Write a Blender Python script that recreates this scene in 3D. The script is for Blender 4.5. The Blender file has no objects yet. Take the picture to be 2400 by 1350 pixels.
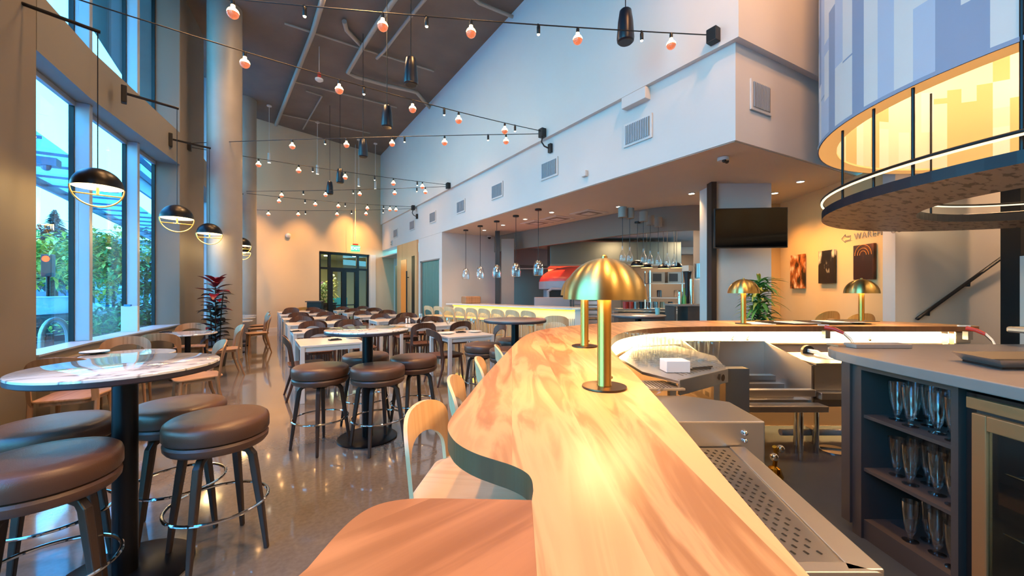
import bpy, bmesh, math, random
from mathutils import Vector, Matrix, Euler
random.seed(7)
PI = math.pi
S = bpy.context.scene
COL = S.collection
# ------------------------------------------------------------------ viewpoint
# The room's long axis is +Y, its right-hand wall is the plane x = 4.57, the floor z = 0.
F, YH, CX, HC = 925.0, 680.0, 1200.0, 1.45
TH = math.atan(600 / 925)
CT, ST = math.cos(TH), math.sin(TH)

def C(X, Z, z=0.0):
    """distance to the right X and ahead Z of the standpoint -> room coordinates"""
    return Vector((X * CT + Z * ST, -X * ST + Z * CT, z))

def P(px, py, z):
    Z = (HC - z) * F / (py - YH)
    return C((px - CX) / F * Z, Z, z)

def PX(px, py, x=4.57):
    k = (px - CX) / F
    t = x / (k * CT + ST)
    return Vector((x, (-k * ST + CT) * t, HC + (YH - py) / F * t))

def D(px, Z, z):
    return C((px - CX) / F * Z, Z, z)

cam = bpy.data.cameras.new('camera')
cam.sensor_width = 36
cam.lens = 36 * F / 2400
cam.shift_y = (YH - 675) / 2400
cam.clip_start = 0.02
cam.clip_end = 400
camo = bpy.data.objects.new('camera', cam)
COL.objects.link(camo)
camo.location = (0, 0, HC)
camo.rotation_euler = (PI / 2, 0, -TH)
S.camera = camo

# ------------------------------------------------------------------ mesh builder
class MB:
    def __init__(s):
        s.v, s.f, s.m = [], [], []

    def add(s, vs, fs, m=0):
        o = len(s.v)
        s.v += [tuple(v) for v in vs]
        s.f += [tuple(i + o for i in f) for f in fs]
        s.m += [m] * len(fs)
        return s

    def box(s, c, d, rz=0.0, m=0, M=None):
        x, y, z = d[0] / 2, d[1] / 2, d[2] / 2
        R = M or Matrix.Rotation(rz, 3, 'Z')
        c = Vector(c)
        vs = [c + R @ Vector((i * x, j * y, k * z)) for i in (-1, 1) for j in (-1, 1) for k in (-1, 1)]
        return s.add(vs, [(0, 1, 3, 2), (4, 6, 7, 5), (0, 4, 5, 1), (2, 3, 7, 6), (0, 2, 6, 4), (1, 5, 7, 3)], m)

    def bx(s, x0, x1, y0, y1, z0, z1, m=0):
        return s.box(((x0 + x1) / 2, (y0 + y1) / 2, (z0 + z1) / 2), (abs(x1 - x0), abs(y1 - y0), abs(z1 - z0)), 0, m)

    def slab(s, a, b, t, z0, z1, m=0, side=1):
        """vertical wall piece from plan point a to b, thickness t to its left (side=1) or right"""
        a, b = Vector(a[:2]), Vector(b[:2])
        d = (b - a).normalized()
        n = Vector((-d.y, d.x)) * t * side
        return s.prism([a, b, b + n, a + n], z0, z1, m)

    def prism(s, pts, z0, z1, m=0):
        n = len(pts)
        vs = [(p[0], p[1], z0) for p in pts] + [(p[0], p[1], z1) for p in pts]
        fs = [tuple(range(n - 1, -1, -1)), tuple(range(n, 2 * n))]
        fs += [(i, (i + 1) % n, n + (i + 1) % n, n + i) for i in range(n)]
        return s.add(vs, fs, m)

    def lathe(s, prof, n=32, c=(0, 0, 0), m=0, M=None):
        vs, fs = [], []
        k = len(prof)
        for i in range(n):
            a = 2 * PI * i / n
            for r, z in prof:
                p = Vector((r * math.cos(a), r * math.sin(a), z))
                if M: p = M @ p
                vs.append((c[0] + p[0], c[1] + p[1], c[2] + p[2]))
        for i in range(n):
            j = (i + 1) % n
            for q in range(k - 1):
                if prof[q][0] < 1e-6 and prof[q + 1][0] < 1e-6: continue
                if prof[q][0] < 1e-6: fs.append((i * k + q, j * k + q + 1, i * k + q + 1))
                elif prof[q + 1][0] < 1e-6: fs.append((i * k + q, j * k + q, i * k + q + 1))
                else: fs.append((i * k + q, j * k + q, j * k + q + 1, i * k + q + 1))
        return s.add(vs, fs, m)

    def tube(s, pts, r, n=8, closed=False, m=0, up=None):
        pts = [Vector(p) for p in pts]
        k = len(pts)
        rr = r if isinstance(r, (list, tuple)) else [r] * k
        vs, fs = [], []
        pn = None
        for i, p in enumerate(pts):
            if closed: t = pts[(i + 1) % k] - pts[i - 1]
            else: t = pts[min(i + 1, k - 1)] - pts[max(i - 1, 0)]
            t.normalize()
            if pn is None:
                a = Vector((0, 0, 1)) if abs(t.z) < .9 else Vector((1, 0, 0))
                pn = (a - t * a.dot(t)).normalized()
            else:
                pn = (pn - t * pn.dot(t)).normalized()
            b = t.cross(pn)
            for j in range(n):
                g = 2 * PI * (j + .5) / n
                vs.append(p + (pn * math.cos(g) + b * math.sin(g)) * rr[i])
        for i in range(k if closed else k - 1):
            i2 = (i + 1) % k
            for j in range(n):
                j2 = (j + 1) % n
                fs.append((i * n + j, i * n + j2, i2 * n + j2, i2 * n + j))
        if not closed:
            fs.append(tuple(range(n - 1, -1, -1)))
            fs.append(tuple((k - 1) * n + j for j in range(n)))
        return s.add(vs, fs, m)

    def ring(s, R, z, r, n=48, c=(0, 0), m=0, k=8):
        return s.tube([(c[0] + R * math.cos(2 * PI * i / n), c[1] + R * math.sin(2 * PI * i / n), z) for i in range(n)], r, k, True, m)

    def sphere(s, c, r, n=16, k=10, m=0, sz=1.0):
        return s.lathe([(r * math.sin(PI * i / k), r * sz * -math.cos(PI * i / k)) for i in range(k + 1)], n, c, m)

    def build(s, name, mats, parent=None, smooth=False, bevel=0.0, seg=2, loc=None):
        me = bpy.data.meshes.new(name)
        me.from_pydata(s.v, [], s.f)
        if not isinstance(mats, (list, tuple)): mats = [mats]
        for q in mats: me.materials.append(q)
        me.polygons.foreach_set('material_index', s.m)
        bm = bmesh.new(); bm.from_mesh(me)
        bmesh.ops.recalc_face_normals(bm, faces=bm.faces)
        bm.to_mesh(me); bm.free()
        o = bpy.data.objects.new(name, me)
        COL.objects.link(o)
        if parent: o.parent = parent
        if smooth:
            me.polygons.foreach_set('use_smooth', [True] * len(me.polygons))
            try: me.set_sharp_from_angle(angle=math.radians(38))
            except Exception: pass
        if bevel:
            b = o.modifiers.new('bevel', 'BEVEL'); b.width = bevel; b.segments = seg; b.limit_method = 'ANGLE'
        if loc is not None: o.location = loc
        me.update()
        return o

def tag(o, label, cat, group=None, kind=None):
    if label: o['label'] = label
    if cat: o['category'] = cat
    if group: o['group'] = group
    if kind: o['kind'] = kind
    return o

def struct(o, label=None):
    o['kind'] = 'structure'
    if label: o['label'] = label
    return o

def thing(name, label, cat, loc=(0, 0, 0), rz=0.0, group=None):
    o = bpy.data.objects.new(name, None)
    COL.objects.link(o)
    o.location = loc; o.rotation_euler = (0, 0, rz); o.empty_display_size = .1
    return tag(o, label, cat, group)

KIDS = {}
def kids(o): return [c for c in bpy.data.objects if c.parent == o]

def snapshot(o):
    """remember a prototype's tree for quick copying"""
    return (o, [(c, [(g, []) for g in kids(c)]) for c in kids(o)])

def dup(tree, loc, rz, label, group=None, parent=None):
    o, ch = tree
    r = o.copy(); COL.objects.link(r)
    if parent is None:
        r.location = loc; r.rotation_euler = (0, 0, rz)
        if label: r['label'] = label
        if group: r['group'] = group
    else: r.parent = parent
    for t in ch: dup(t, None, None, None, None, r)
    return r

class Proto:
    """first placing moves the prototype itself, later ones copy it"""
    def __init__(s, root): s.t = snapshot(root); s.used = False
    def put(s, loc, rz, label, group=None):
        if not s.used:
            s.used = True
            r = s.t[0]; r.location = loc; r.rotation_euler = (0, 0, rz); r['label'] = label
            if group: r['group'] = group
            return r
        return dup(s.t, loc, rz, label, group)

# ------------------------------------------------------------------ materials
def nt(name):
    m = bpy.data.materials.new(name); m.use_nodes = True
    n = m.node_tree; b = n.nodes['Principled BSDF']
    return m, n, b

def rgb(h):
    """sRGB hex -> linear"""
    v = [int(h[i:i + 2], 16) / 255 for i in (0, 2, 4)]
    return tuple((c / 12.92 if c <= .04045 else ((c + .055) / 1.055) ** 2.4) for c in v) + (1,)

def mat(name, col, rough=.5, metal=0.0, var=0.0, vs=4.0, bump=0.0, bs=60.0, spec=.5, coat=0.0, emit=None, es=0.0, rvar=0.0, stretch=(1, 1, 1)):
    m, n, b = nt(name)
    c = rgb(col) if isinstance(col, str) else col
    b.inputs['Base Color'].default_value = c
    b.inputs['Roughness'].default_value = rough
    b.inputs['Metallic'].default_value = metal
    b.inputs['Specular IOR Level'].default_value = spec
    if coat: b.inputs['Coat Weight'].default_value = coat; b.inputs['Coat Roughness'].default_value = .08
    tc = n.nodes.new('ShaderNodeTexCoord'); mp = n.nodes.new('ShaderNodeMapping')
    mp.inputs['Scale'].default_value = stretch
    n.links.new(tc.outputs['Object'], mp.inputs[0])
    if var or rvar:
        no = n.nodes.new('ShaderNodeTexNoise'); no.inputs['Scale'].default_value = vs; no.inputs['Detail'].default_value = 5
        n.links.new(mp.outputs[0], no.inputs['Vector'])
        if var:
            mx = n.nodes.new('ShaderNodeMix'); mx.data_type = 'RGBA'
            mx.inputs[6].default_value = tuple(max(0, x * (1 - var)) for x in c[:3]) + (1,)
            mx.inputs[7].default_value = tuple(min(1, x * (1 + var)) for x in c[:3]) + (1,)
            n.links.new(no.outputs[0], mx.inputs[0]); n.links.new(mx.outputs[2], b.inputs['Base Color'])
        if rvar:
            mr = n.nodes.new('ShaderNodeMapRange')
            mr.inputs[3].default_value = max(0, rough - rvar); mr.inputs[4].default_value = rough + rvar
            n.links.new(no.outputs[0], mr.inputs[0]); n.links.new(mr.outputs[0], b.inputs['Roughness'])
    if bump:
        nb = n.nodes.new('ShaderNodeTexNoise'); nb.inputs['Scale'].default_value = bs; nb.inputs['Detail'].default_value = 4
        bp = n.nodes.new('ShaderNodeBump'); bp.inputs['Strength'].default_value = bump; bp.inputs['Distance'].default_value = .01
        n.links.new(mp.outputs[0], nb.inputs['Vector']); n.links.new(nb.outputs[0], bp.inputs['Height']); n.links.new(bp.outputs[0], b.inputs['Normal'])
    if emit:
        b.inputs['Emission Color'].default_value = rgb(emit); b.inputs['Emission Strength'].default_value = es
    return m

def wood(name, c1, c2, ang=0.0, plank=.14, rough=.35, grain=1.0, tone=.35):
    m, n, b = nt(name)
    N, L = n.nodes.new, n.links.new
    tc = N('ShaderNodeTexCoord'); mp = N('ShaderNodeMapping'); mp.inputs['Rotation'].default_value = (0, 0, ang)
    L(tc.outputs['Object'], mp.inputs[0])
    sp = N('ShaderNodeSeparateXYZ'); L(mp.outputs[0], sp.inputs[0])
    dv = N('ShaderNodeMath'); dv.operation = 'DIVIDE'; dv.inputs[1].default_value = plank; L(sp.outputs[0], dv.inputs[0])
    fl = N('ShaderNodeMath'); fl.operation = 'FLOOR'; L(dv.outputs[0], fl.inputs[0])
    wn = N('ShaderNodeTexWhiteNoise'); wn.noise_dimensions = '1D'; L(fl.outputs[0], wn.inputs['W'])
    cb = N('ShaderNodeCombineXYZ')
    mx_ = N('ShaderNodeMath'); mx_.operation = 'MULTIPLY'; mx_.inputs[1].default_value = 9 * grain; L(sp.outputs[0], mx_.inputs[0])
    my_ = N('ShaderNodeMath'); my_.operation = 'MULTIPLY'; my_.inputs[1].default_value = 1.1 * grain; L(sp.outputs[1], my_.inputs[0])
    of = N('ShaderNodeMath'); of.operation = 'MULTIPLY'; of.inputs[1].default_value = 13; L(wn.outputs[0], of.inputs[0])
    ad = N('ShaderNodeMath'); ad.operation = 'ADD'; L(my_.outputs[0], ad.inputs[0]); L(of.outputs[0], ad.inputs[1])
    L(mx_.outputs[0], cb.inputs[0]); L(ad.outputs[0], cb.inputs[1]); L(of.outputs[0], cb.inputs[2])
    no = N('ShaderNodeTexNoise'); no.inputs['Scale'].default_value = 1.0; no.inputs['Detail'].default_value = 6; no.inputs['Distortion'].default_value = .9
    L(cb.outputs[0], no.inputs['Vector'])
    wv = N('ShaderNodeMath'); wv.operation = 'MULTIPLY'; wv.inputs[1].default_value = 26; L(no.outputs[0], wv.inputs[0])
    sn = N('ShaderNodeMath'); sn.operation = 'SINE'; L(wv.outputs[0], sn.inputs[0])
    s2 = N('ShaderNodeMath'); s2.operation = 'MULTIPLY_ADD'; s2.inputs[1].default_value = .13; L(sn.outputs[0], s2.inputs[0]); L(no.outputs[0], s2.inputs[2])
    t2 = N('ShaderNodeMath'); t2.operation = 'MULTIPLY_ADD'; t2.inputs[1].default_value = tone; L(wn.outputs[0], t2.inputs[0]); L(s2.outputs[0], t2.inputs[2])
    rp = N('ShaderNodeValToRGB'); rp.color_ramp.elements[0].position = .25; rp.color_ramp.elements[1].position = .95
    rp.color_ramp.elements[0].color = rgb(c1); rp.color_ramp.elements[1].color = rgb(c2)
    L(t2.outputs[0], rp.inputs[0]); L(rp.outputs[0], b.inputs['Base Color'])
    b.inputs['Roughness'].default_value = rough
    return m

def glassm(name, tint='ffffff', gl=.06, rough=0.0, edge=1.5, face=1.0):
    m = bpy.data.materials.new(name); m.use_nodes = True
    n = m.node_tree; n.nodes.clear()
    N, L = n.nodes.new, n.links.new
    o = N('ShaderNodeOutputMaterial'); t = N('ShaderNodeBsdfTransparent'); g = N('ShaderNodeBsdfGlossy'); x = N('ShaderNodeMixShader')
    t.inputs[0].default_value = rgb(tint)
    g.inputs['Roughness'].default_value = rough
    lw = N('ShaderNodeLayerWeight'); lw.inputs[0].default_value = .25
    mm = N('ShaderNodeMath'); mm.operation = 'MULTIPLY_ADD'; mm.inputs[1].default_value = edge * .45; mm.inputs[2].default_value = gl; mm.use_clamp = True
    L(lw.outputs[1], mm.inputs[0]); L(mm.outputs[0], x.inputs[0])
    L(t.outputs[0], x.inputs[1]); L(g.outputs[0], x.inputs[2]); L(x.outputs[0], o.inputs[0])
    return m

def emis(name, col, s):
    m = bpy.data.materials.new(name); m.use_nodes = True
    n = m.node_tree; n.nodes.clear()
    o = n.nodes.new('ShaderNodeOutputMaterial'); e = n.nodes.new('ShaderNodeEmission')
    e.inputs[0].default_value = rgb(col); e.inputs[1].default_value = s
    n.links.new(e.outputs[0], o.inputs[0])
    return m

def marble(name):
    m, n, b = nt(name)
    N, L = n.nodes.new, n.links.new
    tc = N('ShaderNodeTexCoord'); mp = N('ShaderNodeMapping'); mp.inputs['Rotation'].default_value = (0, 0, .5); mp.inputs['Scale'].default_value = (1.0, 3.2, 1)
    L(tc.outputs['Object'], mp.inputs[0])
    no = N('ShaderNodeTexNoise'); no.inputs['Scale'].default_value = 1.5; no.inputs['Detail'].default_value = 7; no.inputs['Distortion'].default_value = 1.2
    L(mp.outputs[0], no.inputs['Vector'])
    a = N('ShaderNodeMath'); a.operation = 'SUBTRACT'; a.inputs[1].default_value = .5; L(no.outputs[0], a.inputs[0])
    c = N('ShaderNodeMath'); c.operation = 'ABSOLUTE'; L(a.outputs[0], c.inputs[0])
    rp = N('ShaderNodeValToRGB'); rp.color_ramp.elements[0].position = 0; rp.color_ramp.elements[0].color = rgb('8f8f92')
    rp.color_ramp.elements[1].position = .03; rp.color_ramp.elements[1].color = rgb('e9e7e2')
    L(c.outputs[0], rp.inputs[0]); L(rp.outputs[0], b.inputs['Base Color'])
    b.inputs['Roughness'].default_value = .06; b.inputs['Specular IOR Level'].default_value = .9
    b.inputs['Coat Weight'].default_value = .8; b.inputs['Coat Roughness'].default_value = .03; b.inputs['Coat IOR'].default_value = 1.8
    return m

def floor_mat():
    m, n, b = nt('polished_concrete')
    N, L = n.nodes.new, n.links.new
    tc = N('ShaderNodeTexCoord')
    a = N('ShaderNodeTexNoise'); a.inputs['Scale'].default_value = .5; a.inputs['Detail'].default_value = 6; a.inputs['Distortion'].default_value = 1.5
    q = N('ShaderNodeTexNoise'); q.inputs['Scale'].default_value = 38; q.inputs['Detail'].default_value = 3
    L(tc.outputs['Object'], a.inputs['Vector']); L(tc.outputs['Object'], q.inputs['Vector'])
    mx = N('ShaderNodeMath'); mx.operation = 'MULTIPLY_ADD'; mx.inputs[1].default_value = .3; L(q.outputs[0], mx.inputs[0]); L(a.outputs[0], mx.inputs[2])
    rp = N('ShaderNodeValToRGB'); rp.color_ramp.elements[0].position = .45; rp.color_ramp.elements[0].color = rgb('5c564f')
    rp.color_ramp.elements[1].position = .8; rp.color_ramp.elements[1].color = rgb('7d756b')
    L(mx.outputs[0], rp.inputs[0]); L(rp.outputs[0], b.inputs['Base Color'])
    mr = N('ShaderNodeMapRange'); mr.inputs[3].default_value = .05; mr.inputs[4].default_value = .14
    L(a.outputs[0], mr.inputs[0]); L(mr.outputs[0], b.inputs['Roughness'])
    b.inputs['Specular IOR Level'].default_value = .8
    b.inputs['Coat Weight'].default_value = .7; b.inputs['Coat Roughness'].default_value = .05
    return m

def picture(name, c1, c2, c3, s, seed):
    m, n, b = nt(name)
    N, L = n.nodes.new, n.links.new
    tc = N('ShaderNodeTexCoord'); mp = N('ShaderNodeMapping'); mp.inputs['Location'].default_value = (seed, seed * 2, 0); mp.inputs['Scale'].default_value = (1, 1, .5)
    L(tc.outputs['Object'], mp.inputs[0])
    no = N('ShaderNodeTexNoise'); no.inputs['Scale'].default_value = s; no.inputs['Detail'].default_value = 6
    L(mp.outputs[0], no.inputs['Vector'])
    rp = N('ShaderNodeValToRGB'); e = rp.color_ramp.elements
    e[0].position = .4; e[0].color = rgb(c1); e[1].position = .68; e[1].color = rgb(c3)
    x = e.new(.54); x.color = rgb(c2)
    L(no.outputs[0], rp.inputs[0]); L(rp.outputs[0], b.inputs['Base Color'])
    b.inputs['Roughness'].default_value = .3
    return m

M = {}
M['floor'] = floor_mat()
M['white'] = mat('white_plaster', 'd9d4cd', .8, var=.03, vs=2, bump=.04, bs=120)
M['soffit'] = mat('soffit_plaster', 'cfc4b6', .8, var=.03)
M['end'] = mat('end_wall_plaster', 'd6c2a4', .8, var=.04, vs=1.5, bump=.04, bs=120)
M['taupe'] = mat('taupe_panel', '7d7468', .55, var=.05, vs=1.5)
M['fascia'] = mat('fascia_panel', '7f7b72', .5, var=.03, vs=1.5)
M['mull'] = mat('mullion_metal', 'a7b3bf', .4, .3)
M['darkframe'] = mat('black_frame', '15161a', .4, .4)
M['concrete'] = mat('column_concrete', '9b9388', .45, var=.16, vs=2.2, bump=.12, bs=14)
M['ceil'] = mat('ceiling_concrete', '76695c', .9, var=.3, vs=1.3, bump=.3, bs=9)
M['pipe'] = mat('painted_pipe', 'a69a8a', .5)
M['bulk'] = mat('kitchen_fascia', '857769', .6, var=.03)
M['gold_wall'] = mat('ochre_plaster', 'd8b783', .8, var=.04)
M['bar'] = wood('bar_walnut', '9c683a', 'dfb078', TH, .19, .33, 1.3, .34)
M['lobe'] = wood('bar_walnut_return', '97603a', 'c98a5a', TH * 2 + .25, .21, .33, 1.0, .3)
M['edge'] = wood('bar_edge', '6b3f24', '8a5834', 0, 2, .4)
M['ash'] = wood('ash_ply', 'e0b383', 'f0cda0', 0, 5, .4, 1.0, 0)
M['tan'] = wood('tan_ply', '9a7350', 'bd9470', 0, 5, .4, 1.0, 0)
M['walnut'] = wood('dark_walnut_ply', '4a2c1f', '6e4532', 0, 5, .38, 1.0, 0)
M['legdark'] = mat('dark_oak_leg', '3a2d27', .4, var=.1, vs=12, stretch=(1, 1, .2))
M['leather'] = mat('brown_leather', '5a4033', .36, var=.08, vs=9, bump=.12, bs=220)
M['steel'] = mat('brushed_steel', 'cfcac3', .36, 1.0)
M['chrome'] = mat('chrome', 'd8d8d8', .08, 1.0)
M['brass'] = mat('brushed_brass', 'cdb070', .33, 1.0)
nn_ = M['brass'].node_tree; tg_ = nn_.nodes.new('ShaderNodeTangent'); tg_.direction_type = 'RADIAL'; tg_.axis = 'Z'
nn_.links.new(tg_.outputs[0], nn_.nodes['Principled BSDF'].inputs['Tangent']); nn_.nodes['Principled BSDF'].inputs['Anisotropic'].default_value = .8; nn_.nodes['Principled BSDF'].inputs['Anisotropic Rotation'].default_value = .25
M['brasst'] = mat('stem_brass', 'd29f4c', .3, 1.0)
M['goldlit'] = mat('gold_lit_steel_trim', 'c08e5e', .38, .55)  # stainless fridge trim; golden lamplight is put into its base colour
M['bronze'] = mat('bronze_plate', '5e4a38', .3, .9)
M['black'] = mat('matte_black', '141417', .45)
M['blackm'] = mat('black_metal', '1b1b1f', .35, .6)
M['spk'] = mat('speaker_black', '101b2a', .35)
M['marble'] = marble('marble_top')
M['edgem'] = mat('dark_rim', '3b3138', .4)
M['lam'] = mat('white_laminate', 'e3dcd3', .22, var=.02, coat=.4)
M['lamleg'] = mat('white_metal_leg', 'ddd8d2', .3)
M['glass'] = glassm('window_glass', 'e6f6fb', .02, 0, .9)
M['ware'] = glassm('clear_glassware', 'fbfcfc', .05, .03, .9)
M['fglass'] = glassm('fridge_glass', 'd2dada', .05, .02, .7)
M['bulbtop'] = mat('lit_bulb', 'ffe0b0', .2, emit='ffc27a', es=14)
M['bulbbot'] = mat('copper_mirror', 'd0785c', .12, 1.0, var=.5, vs=60, bump=.6, bs=90, emit='e07a50', es=.5)
M['tinybulb'] = mat('lit_spot', 'ffffff', .3, emit='ffd9a0', es=22)
M['fill'] = emis('lamp_glow', 'ffe2a0', 4)
M['led'] = emis('led_strip', 'ffe2a8', 3.2)
M['ledy'] = emis('led_yellow', 'ffd634', 1.6)
M['ledw'] = emis('led_line', 'ffe4b4', 1.2)
M['down'] = emis('downlight_lens', 'fff0d0', 14)
M['cream'] = mat('cream_shade_inner', 'f3e4be', .5, emit='ffd98a', es=.7)
M['grass'] = mat('turf', '4f7a3a', .9, var=.3, vs=8)
M['road'] = mat('pale_road', '8f989c', .8, var=.1)
M['side'] = mat('pale_pavement', 'b4babb', .8, var=.06)
M['leafg'] = mat('leaf_green', '5c9a4c', .5, var=.3, vs=30)
M['leafy'] = mat('leaf_yellow_green', 'dcd05e', .5, var=.3, vs=30)
M['leafo'] = mat('leaf_orange', 'f0a444', .5, var=.3, vs=30)
M['leafd'] = mat('leaf_dark', '1f4a2a', .45, var=.3, vs=30)
M['leafr'] = mat('leaf_burgundy', '7a1620', .32, var=.5, vs=14)
M['leafp'] = mat('leaf_purple_green', '2c2420', .3, var=.5, vs=10)
M['conif'] = mat('conifer', '2f4d4c', .8, var=.3, vs=10)
M['bark'] = mat('bark', '4a3a2c', .9, var=.3, vs=20, bump=.4)
M['pot'] = mat('dark_pot', '2c2a2a', .5)
M['green_metal'] = mat('green_corrugated', '6f8478', .35, .5)
M['door_oak'] = wood('door_oak', 'c99766', 'dfb182', 0, 3, .4, .7, 0)
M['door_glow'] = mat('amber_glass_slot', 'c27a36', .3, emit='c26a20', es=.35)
M['kbrown'] = mat('kitchen_tile', '5b4435', .3, var=.1)
M['kgrey'] = mat('kitchen_grey', '8f867d', .6)
M['redtile'] = mat('red_oven_tile', 'c04030', .3, var=.15, vs=40)
M['ovengrey'] = mat('oven_grey', '8e8a92', .45)
M['cabinet'] = mat('charcoal_laminate', '4a423e', .5, var=.04)
M['stone'] = mat('taupe_quartz', '8f857d', .25, var=.05, vs=20)
M['bpanel'] = mat('peach_steel_panel', 'a89282', .45, .3)
M['mat'] = mat('dark_epoxy', '38424f', .45, var=.25, vs=3)
M['screen'] = mat('tv_screen', '050507', .12, spec=.22)
M['exit'] = mat('exit_green', '2fae5a', .4, emit='3ee07a', es=1.6)
M['exitw'] = mat('exit_white', 'e8fff0', .4, emit='d8ffe8', es=2.5)
M['red'] = mat('red_plastic', 'c2352c', .35)
M['paper'] = mat('paper_white', 'f0eee8', .7)
M['linen'] = mat('black_napkin', '17161a', .8, bump=.2)
M['china'] = mat('white_china', 'eceae6', .15)
M['fabw'] = mat('drum_fabric_pale', 'dcd6d0', .75, var=.03)
M['fabb'] = mat('drum_fabric_blue_grey', '939db2', .75, var=.04)
M['fabl'] = mat('drum_fabric_sky', 'b7bfce', .75, var=.04)
M['fin1'] = mat('drum_lining_cream', 'f6ecd4', .8)
M['fin2'] = mat('drum_lining_tan', 'e6c48c', .8)
M['fin3'] = mat('drum_lining_pale', 'faf5e6', .8)
M['rimw'] = mat('drum_rim', 'e6b878', .6)
M['rimg'] = mat('drum_rim_painted_glow', 'e9c083', .6, emit='ffb866', es=.38)  # emission put in for lamp light shining through the translucent rim
M['kbox'] = mat('steel_equipment', '9b9995', .3, .9)
M['hose'] = mat('white_hose', 'e6e0d6', .4)
M['copper'] = mat('brass_valve', 'c8922e', .2, 1.0)
M['hood'] = mat('hood_steel', '6f756f', .35, .8)
M['ware2'] = glassm('bright_glassware', 'ffffff', .09, .03, 2.0)
M['teal'] = mat('teal_cup', '7fc0c2', .5)
M['carp'] = mat('car_paint', '5a5f68', .25, .5)
M['carg'] = mat('car_glass', '9fc4d6', .1, 0)
M['tail'] = mat('tail_lamp', 'd02020', .3, emit='ff3020', es=5)
M['sigr'] = emis('signal_red', 'ff3018', 12)
M['sigg'] = emis('signal_green', '20ffb0', 9)
M['bld'] = mat('far_building', '6f93b5', .6, var=.15, vs=.5)
M['canopy'] = glassm('canopy_glass', 'c4e2f2', .12, .05, .9)
M['slat'] = mat('blue_louvre', '7d9db8', .4, .3)
M['yellow_chair'] = wood('yellow_ply', 'd99a4a', 'eab566', 0, 5, .4)
M['teal_wall'] = mat('teal_lobby_wall', '2a8fa8', .6)
M['lobby'] = mat('lobby_plaster', 'b9b38c', .8)
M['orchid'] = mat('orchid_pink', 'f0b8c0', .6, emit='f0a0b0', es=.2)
M['board'] = mat('pale_board', 'cbbfae', .7)

def osb():
    m, n, b = nt('mottled_panel')
    N, L = n.nodes.new, n.links.new
    tc = N('ShaderNodeTexCoord'); mp = N('ShaderNodeMapping'); mp.inputs['Scale'].default_value = (6, 20, 1)
    mp.inputs['Rotation'].default_value = (0, 0, .5)
    L(tc.outputs['Object'], mp.inputs[0])
    no = N('ShaderNodeTexNoise'); no.inputs['Scale'].default_value = 1; no.inputs['Detail'].default_value = 5
    L(mp.outputs[0], no.inputs['Vector'])
    rp = N('ShaderNodeValToRGB'); rp.color_ramp.elements[0].position = .4; rp.color_ramp.elements[0].color = rgb('4c433f')
    rp.color_ramp.elements[1].position = .47; rp.color_ramp.elements[1].color = rgb('94877e')
    L(no.outputs[0], rp.inputs[0]); L(rp.outputs[0], b.inputs['Base Color'])
    b.inputs['Roughness'].default_value = .5
    return m
M['osb'] = osb()

def perf():
    m, n, b = nt('steel_drip_tray')
    b.inputs['Metallic'].default_value = 1; b.inputs['Base Color'].default_value = rgb('c4c0ba'); b.inputs['Roughness'].default_value = .28
    return m
M['perf'] = perf()
# ------------------------------------------------------------------ room shell
INN = [(-2.02, 4.2), (-1.92, 5.2), (-1.84, 5.9), (-1.74, 7.0), (-1.5, 8.3), (-1.22, 9.8)]
GLA = [(-2.22, 4.2), (-2.15, 5.2), (-2.09, 5.9), (-1.96, 7.25), (-1.77, 8.7), (-1.6, 9.8)]
INN2 = [(-1.0, 11.4), (-.92, 12.4), (-.9, 13.6), (-.95, 15.7)]
GLA2 = [(-1.36, 11.4), (-1.28, 12.4), (-1.22, 13.6), (-1.2, 15.7)]
BACK = [(-2.1, -5), (-2.12, 3.4)]
EA, EU = Vector((.05, 15.9)), Vector((.951, .309))
def EW(s, off=0.0):
    p = EA + EU * s + Vector((.309, -.951)) * off
    return p
ZC = 7.25
fl = MB().prism([(-2.45, -5), (10.5, -5), (12.8, 11.4), (4.6, 19.6), (-1.3, 16.4), (-1.4, 11.4), (-2.1, 5.9)], -.12, 0).build('floor', M['floor'])
struct(fl, 'polished grey concrete floor with lamp reflections')
ce = MB().prism([(-3.2, -5), (10.6, -5), (10.6, 18.5), (-3, 18.5)], ZC, ZC + .2).build('ceiling', M['ceil'])
struct(ce, 'dark exposed concrete ceiling of the tall hall')
# window wall: low wall, sill, fascia, pier
def strip(a, b, z0, z1, off=0.0):
    pa = [(x + off, y) for x, y in a]
    return MB().prism(pa + list(reversed(b)), z0, z1)
for nm, a, b in (('', INN[2:], GLA[2:]), ('', INN2, GLA2)):
    struct(strip(a, b, 0, .78).build('wall_window_low', M['taupe']))
    struct(strip(a, b, .78, .80, .015).build('trim_sill', M['mull']))
    struct(strip(a, b, 3.85, 4.46).build('wall_window_fascia', M['fascia']))
    l = MB().prism([(x + .09, y) for x, y in a] + [(x, y) for x, y in reversed(a)], 0, .70)
    struct(l.build('baseboard_window', M['taupe']))
w = MB().prism([(-2.14, 3.4), (-2.02, 4.2), INN[1], INN[2], (-2.2, 5.9), (-2.4, 3.4)], 0, ZC)
w.prism([(-1.22, 9.8), (-1.0, 11.4), (-1.4, 11.4), (-1.62, 9.8)], 0, ZC)
struct(w.build('wall_window_pier', M['taupe'], bevel=.01))
struct(MB().prism([(-2.12, -5), (-2.14, 3.4), (-2.4, 3.4), (-2.4, -5)], 0, .5).bx(-2.4, -2.12, -5, -.6, .5, ZC).build('wall_left', M['taupe']))
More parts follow.
